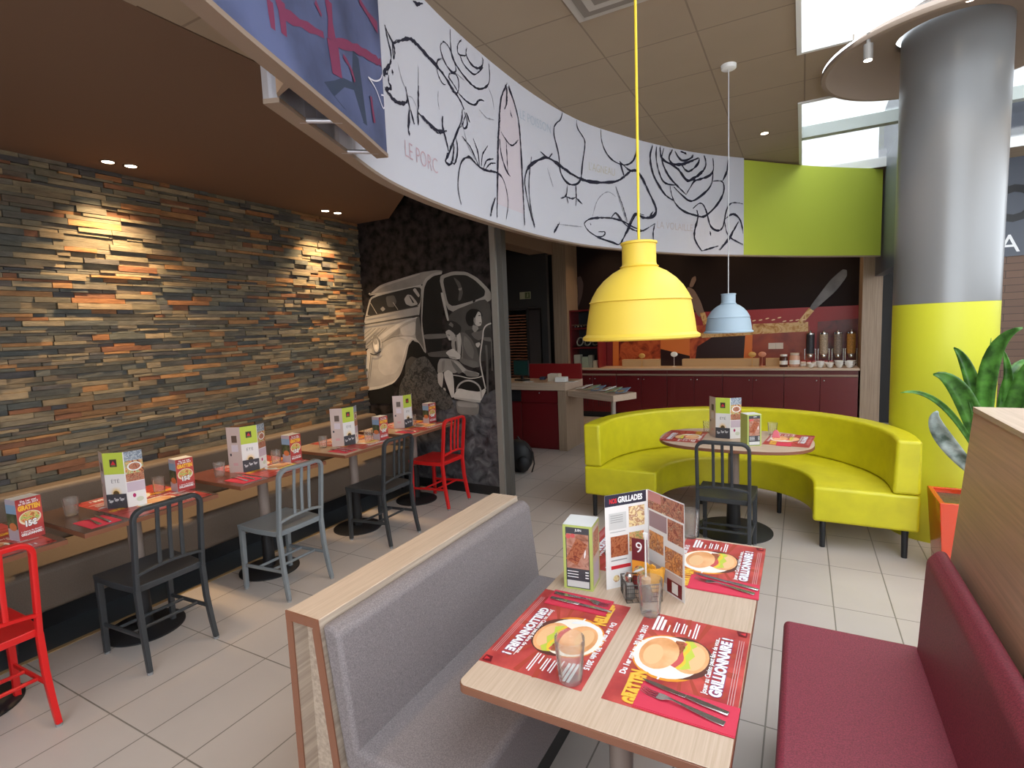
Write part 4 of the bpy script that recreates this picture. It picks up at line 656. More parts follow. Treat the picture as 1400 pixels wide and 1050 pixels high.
def summer_menu(label, loc, rz):
    t = thing('menu_card', label, 'menu', loc, rz, 'folded summer menus')
    LG = mat('lime_print', (.50,.60,.07), .4); DK_ = mat('dark_grey_print', (.05,.05,.06), .4)
    mb, cv, L = panel((-.055,0),(.055,0),.325)
    cv.rect(0,.20,L,.325,LG); cv.rect(.036,.243,.074,.287,mat('logo_brown_print',(.06,.035,.03),.4)); cv.poly([(.042,.255),(.068,.255),(.055,.278)],mat('logo_red',(.6,.03,.04),.4)); cv.rect(.044,.248,.066,.252,mat('logo_green_print',(.2,.25,.08),.4))
    cv.text('ÉTÉ', .034,.150,.020,DK_,wid=.044,bold=-.01)
    for k in range(17): a = pi*(k-1)/14; cv.poly([(.055+.012*cos(a-.13),.088+.010*sin(a-.13)),(.055+.036*cos(a),.088+.043*sin(a)),(.055+.012*cos(a+.13),.088+.010*sin(a+.13))], mat('petal_print',(.85,.5,.02),.4))
    cv.ell(.055,.088,.016,.016,mat('seed_print',(.10,.06,.02),.4)); cv.rect(0,0,L,.085,DK_)
    CW = mat('pale_sketch_print',(.5,.5,.52),.4)
    for cx_, cy_ in ((.024,.042),(.055,.05),(.085,.052)):
        cv.ell(cx_,cy_,.012,.007,CW,12,.3); cv.ell(cx_-.010,cy_+.009,.005,.005,CW,8); cv.stroke([(cx_+.01,cy_+.004),(cx_+.016,cy_+.012)],.003,CW); cv.stroke([(cx_,cy_-.006),(cx_+.001,cy_-.016)],.0015,CW)
    mb.build('front_panel', t, auto=False)
    mb, cv, L = panel((-.125,.075),(-.055,0),.325, front=mat('pale_pink_card',(.58,.46,.42),.4))
    cv.rect(.035,.215,.075,.265,mat('photo_brown_print',(.12,.08,.06),.4)); cv.rect(.015,.12,.028,.137,mat('dark_grey_print')); cv.rect(.035,.05,.07,.07,mat('faint_ink')); cv.rect(.03,.15,.08,.2,mat('pale_pink_ink',))
    mb.build('left_panel', t, auto=False)
    mb, cv, L = panel((.056,0),(.125,.06),.325)
    cv.rect(.004,.27,L,.325,foodm('blue_dish_print',[(.02,.03,.05),(.5,.55,.6),(.1,.14,.2),(.7,.7,.7)],60)); cv.rect(.004,.195,L,.27,FOOD); cv.ell(.05,.235,.035,.026,WHITE); cv.ell(.05,.235,.028,.02,FOOD2)
    cv.rect(.004,.15,L,.195,FOOD2); cv.rect(.004,.09,L,.146,mat('lilac_print',(.55,.45,.52),.4)); cv.ell(.035,.066,.008,.012,mat('magenta_print',(.4,.02,.12),.4)); cv.ell(.06,.04,.018,.014,mat('soft_green_print',(.6,.64,.5),.4))
    mb.build('right_panel', t, auto=False); return t
SM = summer_menu('folded summer menu on the shade-darkened table behind the nearest charcoal chair', (-3.44,1.52,ZT), rad(33))
MENU = [((-3.445,2.374,ZT),70,'folded summer menu on the table behind the mid grey chair'),((-3.40,3.278,ZT),78,'folded summer menu on the oak table behind the farther charcoal chair'),((-3.45,4.12,ZT),84,'folded summer menu on the table beside the photo mural')]
for l, a, lb in MENU: dup(SM, l, rad(a), lb)
SMS = dup(SM, (-.545,4.46,ZT+.001), rad(-8), 'folded summer menu on the yellow sofa table')
SMS['group'] = 'folded summer menus'
def promo_box(label, loc, rz):
    t = thing('promotional_box', label, 'table box', loc, rz, 'red promotional boxes')
    W, Dp, H = .105, .085, .205
    mb = MB(); mb.box(-W/2,W/2,0,Dp,0,H,PAPER)
    mb.add([(-W/2,0,H+.0003),(W/2,0,H+.0003),(W/2,Dp,H+.0003),(-W/2,Dp,H+.0003)],[(0,1,2,3)],WHITE); mb.build('carton', t, auto=False)
    mb = MB(); cv = Canvas(mb, lambda u,v,d: (-W/2+u,-.0002-d,v), .00015)
    cv.rect(0,0,W,H,MR); cv.text('Du 1er mai',.02,.188,.009,WI,wid=.065,bold=.03); cv.text('au 30 juin 2015',.012,.176,.009,WI,wid=.08,bold=.03)
    cv.text('GRATTEN',.008,.148,.022,YLW,wid=.09,bold=.04,outline=ORG); cv.ell(.052,.105,.046,.035,mat('bowl_print',(.8,.68,.5),.4)); cv.ell(.052,.108,.040,.029,foodm('salad_print',[(.15,.30,.04),(.6,.08,.04),(.75,.55,.2),(.2,.4,.05),(.8,.6,.4)],55))
    cv.text('15€',.03,.066,.026,WI,wid=.048,bold=.06,outline=DRD); cv.text('1 chance de devenir',.01,.038,.008,WI,wid=.085,bold=.02); cv.text('GRILLIONNAIRE !',.008,.022,.012,WI,wid=.09,bold=.05)
    mb.build('front_print', t, auto=False)
    mb = MB(); cv = Canvas(mb, lambda u,v,d: (-W/2-.0002-d,Dp-u,v), .00015)
    cv.rect(0,0,Dp,H,mat('lilac_photo_print',(.42,.36,.42),.4)); cv.rect(0,.12,Dp,.18,mat('sky_photo_print',(.22,.34,.50),.4)); cv.rect(0,.06,Dp,.135,mat('green_photo_print',(.06,.08,.04),.4,var=.5,vscale=40)); cv.ell(.045,.07,.03,.02,mat('orange_photo_print',(.55,.16,.05),.4))
    mb.build('side_print', t, auto=False); return t
PB = promo_box('red promotional box on the table behind the nearest charcoal chair', (-3.42,1.90,ZT), rad(86))
for l, a, lb in [((-3.34,1.095,ZT),97,'red promotional box at the left edge of the photo'),((-3.37,2.70,ZT),92,'red promotional box on the table behind the mid grey chair'),((-3.28,3.575,ZT),88,'red promotional box on the oak table behind the farther charcoal chair'),((-3.36,4.40,ZT),83,'red promotional box on the table beside the photo mural')]: dup(PB, l, rad(a), lb)
# placemats, glasses, napkins in the row
loc_n = ['at the left edge','behind the nearest charcoal chair','behind the mid grey chair','behind the farther charcoal chair','beside the photo mural']
for i in range(5):
    y = TY[i]; n = loc_n[i]
    placemat(-3.165, y-.13, ZT+.0004, rad(90), f'red placemat on the chair side of the table {n}', 'placemats on the stone-wall row')
    placemat(-3.79, y+.32, ZT+.0004, rad(-90), f'red placemat on the bench side of the table {n}', 'placemats on the stone-wall row')
    if i:
        napkin(-3.19, y-.30, ZT+.0002 if 0 else ZT, rad(90), f'folded red napkin on the table {n}', 'napkins on the stone-wall row', .14, .20)
        cutlery('fork', -3.215, y-.25, ZT+.0028, rad(176), f'fork on the red napkin on the table {n}'); cutlery('knife', -3.20, y-.21, ZT+.0028, rad(174), f'knife on the red napkin on the table {n}')
for x, y, lb in [(-3.57,1.35,'water glass left of the menu on the nearest shade-darkened table'),(-3.54,1.80,'water glass between menu and red box on the nearest shade-darkened table'),(-3.53,2.19,'water glass left of the menu behind the mid grey chair'),(-3.47,2.60,'water glass right of the menu behind the mid grey chair'),(-3.55,3.12,'water glass left of the menu on the farther charcoal chair\'s table'),(-3.36,3.46,'water glass right of the menu on the farther charcoal chair\'s table'),(-3.52,4.28,'water glass on the table beside the photo mural')]:
    glass(0, x, y, ZT+.0011, lb, 'water glasses on the stone-wall row')

# ============================================================ BENCHES
def cushion(x0,x1,y0,y1,z0,z1,m,name,parent,bev=.03,sg=4): return MB().box(x0,x1,y0,y1,z0,z1,m).build(name,parent,bevel=bev,seg=sg)
def wall_bench(y0,y1,label):
    t = thing('wall_bench', label, 'bench', (-4.0,(y0+y1)/2,0)); a, b_ = y0-(y0+y1)/2, y1-(y0+y1)/2
    cushion(-.20,.29,a,b_,.20,.455,BENCHF,'seat',t,.035)
    cushion(-.355,-.20,a,b_,.44,.80,BENCHF,'backrest',t,.03)
    MB().box(-.34,.02,a+.02,b_-.02,.0,.20,BLK).build('plinth', t)
    for y in (a+.1, b_-.1): MB().box(.18,.21,y-.015,y+.015,0,.21,DKM).build('leg', t)
wall_bench(1.0,4.49,'long brown-grey upholstered bench along the stone wall'); wall_bench(-1.1,.975,'nearer brown-grey bench section at the left edge, behind the red chair')
# booth bench grey
def booth(label, mir, x0, y0, y1, fab, capz, wood_h):
    pass
gb = thing('booth_bench', 'grey upholstered bench with an oak backed frame', 'bench', (-1.25,1.65,0)); Y0, Y1 = 1.02-1.65, 2.27-1.65
fr = MB(); fr.prism([(-.125,0),(-.10,0),(-.10,.83),(-.125,.85)],Y0,Y1,OAKT,'XZ')
fr.prism([(.07,0),(.095,0),(.012,.85),(-.012,.83)],Y0,Y1,OAKT,'XZ'); fr.build('side_boards', gb)
MB().box(-.127,.012,Y0,Y1,.83,.853,OAK).build('cap', gb, bevel=.002)
m_ = MB()
m_.prism([(-.126,0),(-.099,0),(-.099,.82),(-.126,.854)],Y0-.004,Y0,EDGE,'XZ'); m_.prism([(.07,0),(.097,0),(.014,.854),(-.013,.82)],Y0-.004,Y0,EDGE,'XZ'); m_.prism([(-.126,.826),(.014,.826),(.014,.855),(-.126,.855)],Y0-.0045,Y0,EDGE,'XZ')
m_.build('edge_banding', gb)
MB().prism([(-.10,0),(.07,0),(-.012,.828),(-.10,.828)],Y0+.05,Y0+.06,OAKT,'XZ').build('infill_panel', gb)
MB().prism([(.075,.40),(.017,.835),(.05,.842),(.085,.82),(.13,.43),(.125,.40)],Y0+.005,Y1-.005,GREYF,'XZ').build('backrest', gb, bevel=.014, seg=4)
cushion(.10,.50,Y0+.005,Y1,.22,.47,GREYF,'seat',gb,.022); MB().box(.10,.42,Y0+.04,Y1-.04,0,.22,BLK).build('plinth', gb)
rb = thing('booth_bench', 'dark red upholstered bench at lower right', 'bench', (.38,1.1,0))
cushion(-.43,.02,.15-1.1-.4,2.31-1.1,.22,.47,REDF,'seat',rb,.022)
Y0, Y1 = .2-1.1-.4, 2.29-1.1
MB().prism([(-.01,.43),(.0,.45),(.018,.81),(.05,.85),(.078,.845),(.045,.42)],Y0,Y1,REDF,'XZ').build('backrest', rb, bevel=.016, seg=4)
MB().box(-.36,.02,Y0,Y1-.05,0,.22,BLK).build('plinth', rb)
wp = thing('wooden_partition', 'high oak partition behind the dark red bench', 'partition', (.7,1.2,0))
MB().prism([(-.175,0),(-.18+.0,1.335),(.2,1.335),(.25,0),(-.29,0)][1:],-2.2,1.137,OAKD,'XZ').build('side_panel', wp)
MB().box(-.182,.21,-2.2,1.139,1.335,1.352,OAK).build('cap', wp, bevel=.001)
o = MB().lathe([(.075,0),(.08,.003),(.08,.008),(.075,.010)],(0,0,0),mat('beech_disc',(.62,.43,.28),.4),40).build('round_wooden_coaster'); o.location = (.665,1.93,1.3525); tag(o,'round pale wooden disc on top of the oak partition','coaster')

# ============================================================ BOOTH TABLE
bt = thing('booth_table', 'oak laminate table with red placemats between the two benches', 'table', (-.46,1.71,0))
def rrect(w_, h_, r, n=6):
    P = []
    for cx_, cy_, a0 in ((w_/2-r,h_/2-r,0),(-w_/2+r,h_/2-r,pi/2),(-w_/2+r,-h_/2+r,pi),(w_/2-r,-h_/2+r,3*pi/2)):
        for k in range(n+1): a = a0+k*pi/2/n; P.append((cx_+r*cos(a), cy_+r*sin(a)))
    return P
mb = MB(); P = rrect(.68,1.25,.025); mb.prism(P,.722,.744,EDGE); P2 = rrect(.676,1.246,.024); mb.prism(P2,.744,.7472,OAK); mb.build('tabletop', bt, bevel=.002)
MB().lathe([(.035,.03),(.035,.722)],(.0,-.28,0),POLE,24).build('leg', bt); MB().lathe([(.035,.03),(.035,.722)],(.0,.30,0),POLE,24).build('leg', bt)
MB().box(-.25,.25,-.32,-.24,.0,.03,BLK).box(-.25,.25,.26,.34,.0,.03,BLK).build('foot_bar', bt, bevel=.006)
ZB = .7474
placemat(-.123,1.192,ZB,rad(90),'red burger placemat nearest the camera on the red bench side','booth placemats')
placemat(-.797,1.649,ZB,rad(-90),'red burger placemat nearest the camera on the grey bench side','booth placemats')
placemat(-.118,1.862,ZB,rad(90),'red burger placemat at the far corner of the booth table, red bench side','booth placemats')
placemat(-.797,2.325,ZB,rad(-90),'red burger placemat at the far end of the booth table, behind the white box','booth placemats')
NZ = ZB+.0013
napkin(-.355,1.196,NZ,rad(-1),'red napkin under cutlery on the nearest right placemat','booth napkins')
napkin(-.76,1.555,NZ,rad(1),'red napkin under cutlery on the left placemat beside the white box','booth napkins',.215,.10)
napkin(-.345,1.855,NZ,rad(2),'red napkin under cutlery on the far right placemat','booth napkins',.23,.11)
napkin(-.76,2.20,NZ,rad(1),'red napkin on the far left placemat behind the open menu','booth napkins',.215,.10)
CZ = NZ+.0027
cutlery('knife',-.140,1.258,CZ,rad(169),'knife with olive-gold reflection on the nearest right napkin'); cutlery('fork',-.145,1.222,CZ,rad(169),'fork on the nearest right napkin')
cutlery('knife',-.750,1.590,CZ,rad(-2),'knife lying on the left napkin beside the white box'); cutlery('fork',-.752,1.628,CZ,rad(-3),'fork lying on the left napkin beside the white box')
cutlery('knife',-.120,1.925,CZ,rad(168),'knife on the far right napkin of the booth table'); cutlery('fork',-.130,1.892,CZ,rad(168),'fork on the far right napkin of the booth table')
glass(1,-.527,1.222,ZB+.0014,'tall ridged water glass standing on the near left placemat','booth glasses')
glass(1,-.418,1.632,ZB+.0014,'tall ridged water glass in front of the condiment basket','booth glasses')
glass(1,-.418,2.325,ZB+.0014,'tall ridged water glass right of the open menu','booth glasses')
# white and green table box
wb = thing('promotional_box', 'white topped green edged box with a steak picture on the booth table', 'table box', (-.688,1.692,ZB), rad(6))
MB().box(-.053,.053,0,.105,0,.236,mat('lime_card',(.45,.52,.14),.4)).add([(-.053,0,.2364),(.053,0,.2364),(.053,.105,.2364),(-.053,.105,.2364)],[(0,1,2,3)],WHITE).build('carton', wb)
mb = MB(); cv = Canvas(mb, lambda u,v,d: (-.053+u,-.0002-d,v), .00015)
cv.rect(.010,.006,.096,.228,mat('dark_grey_print')); cv.rect(.013,.078,.093,.205,foodm('steak_print',[(.20,.07,.04),(.40,.17,.11),(.50,.27,.20),(.14,.05,.03)],28)); cv.stroke([(.03,.10),(.045,.13),(.07,.18)],.045,MEAT,taper=False)
for k in range(6): cv.stroke([(.03+k*.007,.112+k*.012),(.055+k*.006,.104+k*.013)],.003,DRD)
cv.ell(.02,.195,.009,.009,PNK); cv.ell(.037,.198,.008,.008,PNK); cv.stroke([(.082,.15),(.078,.12)],.006,WI)
cv.rect(.013,.010,.093,.034,mat('pale_grey_print',(.6,.6,.58),.4)); cv.text('JUIN',.045,.216,.008,WI,bold=.02)
for v_ in (.066,.056,.046): cv.rect(.015,v_,.055,v_+.003,WI); cv.rect(.08,v_,.092,v_+.004,WI)
mb.build('front_print', wb, auto=False)
mb = MB(); cv = Canvas(mb, lambda u,v,d: (.0532+d,u,v), .00015); cv.rect(.01,.01,.095,.226,mat('pale_pink_card')); cv.rect(.015,.12,.09,.21,FOOD2); cv.rect(.02,.02,.08,.09,mat('lilac_print')); mb.build('side_print', wb, auto=False)
# open grill menu
gm = thing('menu_card', 'large open grill menu standing at the middle of the booth table', 'menu', (-.48,1.86,ZB))
mb, cv, L = panel((-.117,-.13),(0,0),.342)
cv.rect(0,.30,L*.96,.342,mat('navy_print',(.03,.03,.05),.4)); cv.text('NOS',.018,.311,.016,mat('logo_red'),wid=.03,bold=.05); cv.text('GRILLADES',.052,.311,.020,WI,wid=.10,bold=.04)
cv.rect(.015,.215,.085,.275,mat('pale_grey_print')); cv.rect(.095,.215,.16,.29,foodm('egg_print',[(.75,.55,.2),(.85,.7,.4),(.4,.15,.06),(.9,.8,.6)],50))
cv.rect(.02,.115,.09,.19,MEAT); cv.rect(.095,.125,.155,.195,FOOD); cv.rect(.02,.070,.10,.083,mat('logo_red')); cv.rect(.02,.10,.085,.104,mat('grey_ink',(.3,.3,.3),.4)); cv.rect(.022,.015,.06,.05,PAPER); cv.ell(.04,.035,.013,.013,foodm('egg_print',[])); cv.rect(.018,.205,.08,.207,mat('grey_ink'))
for v_ in (.265,.257,.249,.241): cv.rect(.02,v_,.07,v_+.002,mat('grey_ink'))
mb.build('left_panel', gm, auto=False)
mb, cv, L = panel((0.001,0),(.148,-.115),.342)
cv.rect(0,.275,L,.338,FOOD2); cv.rect(.0,.305,.07,.34,mat('pink_dish_print',(.6,.25,.22),.4)); cv.rect(.005,.21,.10,.268,mat('mauve_print',(.33,.22,.24),.4)); cv.rect(.105,.19,L-.004,.268,FOOD2)
cv.rect(.005,.125,.082,.195,foodm('prawn_print',[(.5,.12,.03),(.75,.35,.12),(.3,.08,.03),(.8,.5,.3)],50)); cv.rect(.09,.085,L-.008,.165,foodm('prawn_print',[])); cv.rect(.005,.03,L-.01,.08,mat('pale_pink_card')); cv.rect(.10,.006,L-.012,.055,DRD); cv.rect(.125,.012,.155,.050,PAPER)
mb.build('right_panel', gm, auto=False)
# wire basket with condiments
bs = thing('wire_basket', 'dark wire condiment basket on the booth table', 'basket', (-.475,1.735,ZB), rad(30))
WR = mat('dark_wire', (.06,.055,.05), .35, metal=.7); mb = MB(); hw, hd, hh = .06, .045, .062
for z_ in (.003,.02,.035,.05,hh): mb.tube([(-hw,-hd,z_),(hw,-hd,z_),(hw,hd,z_),(-hw,hd,z_)], .0012 if z_ < hh else .0022, WR, 6, closed=True)
for k in range(19):
    x = -hw+2*hw*k/18; mb.tube([(x,-hd,.003),(x,-hd,hh)],.0007,WR,5); mb.tube([(x,hd,.003),(x,hd,hh)],.0007,WR,5)
for k in range(14):
    y = -hd+2*hd*k/13; mb.tube([(-hw,y,.003),(-hw,y,hh)],.0007,WR,5); mb.tube([(hw,y,.003),(hw,y,hh)],.0007,WR,5)
for k in range(7): x = -hw+2*hw*k/6; mb.tube([(x,-hd,.003),(x,hd,.003)],.0009,WR,5)
mb.build('wire_frame', bs)
def shaker(x, y, label, capm, bodym, h=.075):
    t = thing('condiment_shaker', label, 'shaker', (x,y,ZB+.005), 0)
    MB().lathe([(.018,0),(.020,.004),(.018,h*.6),(.012,h*.78)],(0,0,0),bodym,24).build('body', t)
    MB().lathe([(.013,h*.78),(.015,h*.82),(.015,h*1.08),(.009,h*1.15)],(0,0,0),capm,24).build('lid', t)
shaker(-.508,1.702,'steel topped glass shaker at the left of the basket',STEEL,mat('smoky_glass_body',(.25,.23,.21),.1))
shaker(-.452,1.712,'wood capped dark mill in the basket',mat('cork_cap',(.62,.40,.22),.5),mat('dark_glass_body',(.05,.03,.025),.1),.07)
for i,(x,y,a,z_) in enumerate([(-.44,1.765,10,.0),(-.432,1.755,35,.006),(-.452,1.778,-15,.012),(-.428,1.772,60,.002)]):
    o = MB().prism([(-.022,0),(.022,0),(.024,.085),(.012,.09),(0,.084),(-.013,.091),(-.022,.085)],-.003,.003,mat('orange_sachet',(.85,.42,.05),.35),'XZ').build('sauce_sachet')
    o.location = (x,y,ZB+.008+z_); o.rotation_euler = (rad(8),0,rad(a)); tag(o,'orange paper sachet standing in the wire basket','sachet','orange sachets in the basket')
tn = thing('table_number_card', 'dark red spoon-shaped number card with a white stick behind the shakers', 'card', (-.489,1.772,ZB+.004))
mb, cv, L = panel((-.027,0),(.027,0),.185, .0015, mat('wine_print',(.14,.01,.02),.35)); cv.text('9',.014,.135,.038,WI,wid=.022,bold=.0); cv.rect(0,.03,L,.105,ORG); cv.rect(0,.01,L,.05,MR); cv.ell(.027,.07,.02,.018,FOOD); cv.stroke([(.004,.06),(.05,.085)],.008,WI); mb.build('card', tn, auto=False)
o = MB().tube([(0,0,0),(0,0,.145)],.003,WHITE,8).tube([(0,0,.14),(0,0,.155)],[.006,.008],WHITE,12).build('white_stick'); o.location = (-.452,1.712,ZB+.082); tag(o,'thin white stick rising above the wooden cap of the mill','stick')

# ============================================================ SOFA
sf = thing('curved_sofa', 'large lime yellow semicircular sofa with black legs', 'sofa', (-.48,4.47,0))
def sector(prof, a0, a1, m, name, n=56, ro=0, ext=.0):
    vs = []; k = len(prof)
    for i in range(n+1):
        a = a0+(a1-a0)*i/n
        for r, z_ in prof: vs.append((r*cos(a), r*sin(a), z_))
    # straight ends
    fs = [[i*k+j,(i+1)*k+j,(i+1)*k+(j+1)%k,i*k+(j+1)%k] for i in range(n) for j in range(k)]
    fs += [list(range(k)), [n*k+j for j in range(k)][::-1]]
    return vs, fs
def sofapart(prof, name, m, bev):
    k = len(prof); vs = []
    n = 60; A0, A1 = 0, pi; E = .14
    st_ = [('s',1,-E)]+[('a',A0+(A1-A0)*i/n) for i in range(n+1)]+[('s',-1,-E)]
    for q in st_:
        for r, z_ in prof:
            if q[0] == 's': vs.append((q[1]*r, q[2], z_))
            else: vs.append((r*cos(q[1]), r*sin(q[1])*1.0, z_))
    N = len(st_); fs = [[i*k+j,i*k+(j+1)%k,(i+1)*k+(j+1)%k,(i+1)*k+j] for i in range(N-1) for j in range(k)]
    fs += [list(range(k))[::-1], [(N-1)*k+j for j in range(k)]]
    mb = MB(); mb.add(vs, fs, m, True); o = mb.build(name, sf, bevel=bev, seg=4); return o
sofapart([(.565,.20),(1.195,.20),(1.195,.455),(.565,.455)],'seat',YEL,.02)
sofapart([(1.035,.457),(1.195,.457),(1.195,.83),(1.05,.83)],'backrest',YEL,.022)
for a, r in ((0,.63),(0,1.12),(180,.63),(180,1.12),(45,1.1),(90,1.1),(135,1.1),(60,.65),(120,.65)):
    x, y = r*cos(rad(a)), r*sin(rad(a)) - (.09 if a in (0,180) else 0)
    MB().lathe([(.018,0),(.021,.2)],(x,y,0),BLK,16).build('leg', sf)
# sofa table
st2 = thing('pedestal_table', 'wide rounded oak table inside the curve of the yellow sofa', 'table', (-.465,4.47,0))
P = [];
for k in range(64):
    a = 2*pi*k/64; e = 2/2.7; P.append((math.copysign(abs(cos(a))**e,cos(a))*.56, math.copysign(abs(sin(a))**e,sin(a))*.40))
MB().prism(P,.722,.744,EDGE).prism([(x*.997,y*.997) for x,y in P],.744,.7478,OAKX).build('tabletop', st2, bevel=.002)
MB().lathe([(.29,0),(.29,.008),(.27,.014),(.06,.02),(.05,.03)],(0,.0,0),BLK,56).build('base', st2)
MB().lathe([(.055,.03),(.045,.36)],(0,0,0),BLK,24).build('lower_pole', st2); MB().lathe([(.042,.36),(.042,.722)],(0,0,0),POLE,24).build('upper_pole', st2)
ZS = .7481
placemat(-.998,4.69,ZS,rad(-90),'red placemat at the left end of the sofa table','sofa table placemats'); placemat(.055,4.30,ZS,rad(84),'red placemat at the right end of the sofa table','sofa table placemats')
bx2 = dup(wb, (-.30,4.245,ZS), rad(32), 'brown and green steak promotion box on the yellow sofa table')
SMS.location.z = ZS+.0008
o = napkin(-.06,4.30,ZS+.0014,rad(88),'red napkin on the right placemat of the sofa table','sofa table napkins',.12,.1)
glass(0,-.69,4.66,ZS+.0002,'water glass left of the menu on the sofa table','sofa table glasses'); glass(0,-.42,4.56,ZS+.0002,'water glass between menu and box on the sofa table','sofa table glasses'); glass(0,-.20,4.72,ZS+.0002,'water glass behind the box on the sofa table','sofa table glasses')
o = MB().prism([(-.03,0),(.03,0),(.018,.05),(0,.065),(-.02,.05)],-.01,.01,mat('pink_napkin',(.65,.15,.2),.7),'XZ').build('folded_pink_napkin',bevel=.004); o.location = (-.17,4.60,ZS+.0005); tag(o,'small folded pink napkin standing behind the sofa table box','napkin')

# ============================================================ PLANTER
pl = thing('square_planter', 'glossy orange-red square planter between sofa and oak partition', 'planter', (.965,4.27,0))
RO = mat('orange_red_gloss', (.66,.055,.012), .12, coat=.5); h = .5; T, Bt, w_ = .2, .165, .028
vs = [(-Bt,-Bt,0),(Bt,-Bt,0),(Bt,Bt,0),(-Bt,Bt,0),(-T,-T,h),(T,-T,h),(T,T,h),(-T,T,h),(-T+w_,-T+w_,h),(T-w_,-T+w_,h),(T-w_,T-w_,h),(-T+w_,T-w_,h),(-T+w_+.01,-T+w_+.01,h-.09),(T-w_-.01,-T+w_+.01,h-.09),(T-w_-.01,T-w_-.01,h-.09),(-T+w_+.01,T-w_-.01,h-.09)]
fs = [(0,3,2,1)]+[(i,(i+1)%4,4+(i+1)%4,4+i) for i in range(4)]+[(4+i,4+(i+1)%4,8+(i+1)%4,8+i) for i in range(4)]+[(8+i,8+(i+1)%4,12+(i+1)%4,12+i) for i in range(4)]+[(12,13,14,15)]
MB().add(vs, fs, RO).build('pot', pl, bevel=.004)
o = MB().box(-T+w_+.012,T-w_-.012,-T+w_+.012,T-w_-.012,h-.085,h-.03,foodm('bark_mulch',[(.01,.008,.006),(.06,.035,.02),(.15,.10,.06),(.03,.02,.01)],60)).build('soil', pl)
pt = thing('potted_plant', 'leafy green plant with long pointed leaves in the orange-red planter', 'plant', (.965,4.27,h-.03))
GRN = mat('leaf_green', (.035,.12,.018), .32, var=.4, vscale=14, tint=(.07,.2,.03)); GRN2 = mat('leaf_blue_green', (.10,.17,.13), .28, var=.4, vscale=10, tint=(.35,.42,.40))
for i, (ro, mi, ti, lw_) in enumerate(LEAVES):
    ro, mi, ti = Vector(ro), Vector(mi), Vector(ti); base = Vector((.965+.04*cos(i*2.2),4.27+.04*sin(i*2.2),h-.03)); org = Vector((.965,4.27,h-.03))
    n = 14; vs = []; c0 = mi*2-(ro+ti)/2
    for k in range(n+1):
        t_ = k/n; p_ = ro*(1-t_)**2+c0*2*t_*(1-t_)+ti*t_**2; tg = ((c0-ro)*(1-t_)+(ti-c0)*t_).normalized()
        side = tg.cross(Vector((-.5,-.85,.15))).normalized(); ww = lw_*math.sin(pi*min(1,(t_*.93+.05)))**.75*(1-.35*t_)
        nn = side.cross(tg).normalized()*ww*.35
        for q in (-1,-.5,0,.5,1): vs.append(tuple(p_+side*ww*q-nn*(1-abs(q))*1.0-org))
    fs = [[5*k+j,5*k+j+1,5*k+j+6,5*k+j+5] for k in range(n) for j in range(4)]
    o = MB().add(vs, fs, GRN2 if i == 2 else GRN, True).build('leaf', pt, auto=False)
    sd = o.modifiers.new('th','SOLIDIFY'); sd.thickness = .0012
    MB().tube([tuple(base-org),tuple((base+ro)/2-org+Vector((0,0,.02))),tuple(ro-org)],.0045,GRN,8).build('stem', pt)

# ============================================================ BACK COUNTER
YW = 9.85
PR = {'red': mat('bm_red',(.26,.014,.018),.4), 'red2': mat('bm_deep_red',(.17,.01,.012),.4), 'tea': foodm('bm_tea',[(.10,.01,.004),(.32,.05,.015),(.48,.10,.03),(.2,.02,.008)],5), 'tea2': foodm('bm_tea2',[(.16,.02,.01),(.26,.04,.015),(.34,.07,.02)],2),
 'tea3': foodm('bm_tea3',[(.05,.006,.008),(.12,.015,.015),(.18,.02,.02)],4), 'orange': mat('bm_orange',(.60,.16,.03),.4), 'dark': mat('bm_dark',(.02,.005,.006),.3), 'gold': foodm('bm_gold',[(.25,.08,.015),(.42,.22,.05),(.6,.42,.2),(.3,.1,.02)],9),
 'steel': mat('bm_steel',(.10,.10,.115),.4,var=.3,vscale=4), 'spoon': mat('bm_spoon',(.17,.11,.09),.4), 'spoon2': mat('bm_spoon_dark',(.05,.035,.04),.4)}
mb = MB(); mb.box(-3.85,.76,YW,9.95,.9,ZC-.1,mat('bm_black',(.012,.007,.008),.6,spec=.15)); cv = Canvas(mb, lambda u,v,d: (u,YW-d,v), .0008)
for n, P in BACK:
    if n in ('red','red2','tea','tea2','tea3','dark'): P = [(x, max(.905,z_)) for x, z_ in P]
    cv.poly(chaik(P[::-1]) if n in ('steel','spoon','spoon2') else P[::-1], PR[n])
for k in range(14): x = -1.15+k*.09+random.uniform(-.02,.02); cv.ell(x, 1.67+random.uniform(-.04,.03), .03, .01, mat('bm_highlight',(.7,.5,.3),.3), 10, .2)
tag(mb.build('wall_poster', auto=False), 'large photo panel of tea glasses and spoons behind the back counter', 'mural')
DR = mat('dark_red_laminate', (.13,.007,.010), .35); DR2 = mat('red_laminate', (.22,.010,.012), .35)
ct = thing('counter_worktop', 'long oak worktop of the back serving counter', 'worktop', (-1.55,9.55,0))
MB().box(-2.3,2.3,-.28,.30,.872,.905,OAKX).build('slab', ct, bevel=.003)
xs = [-3.84,-2.94,-2.04,-1.14,-.24,.74]
names_ = ['first','second','third','fourth','rightmost']
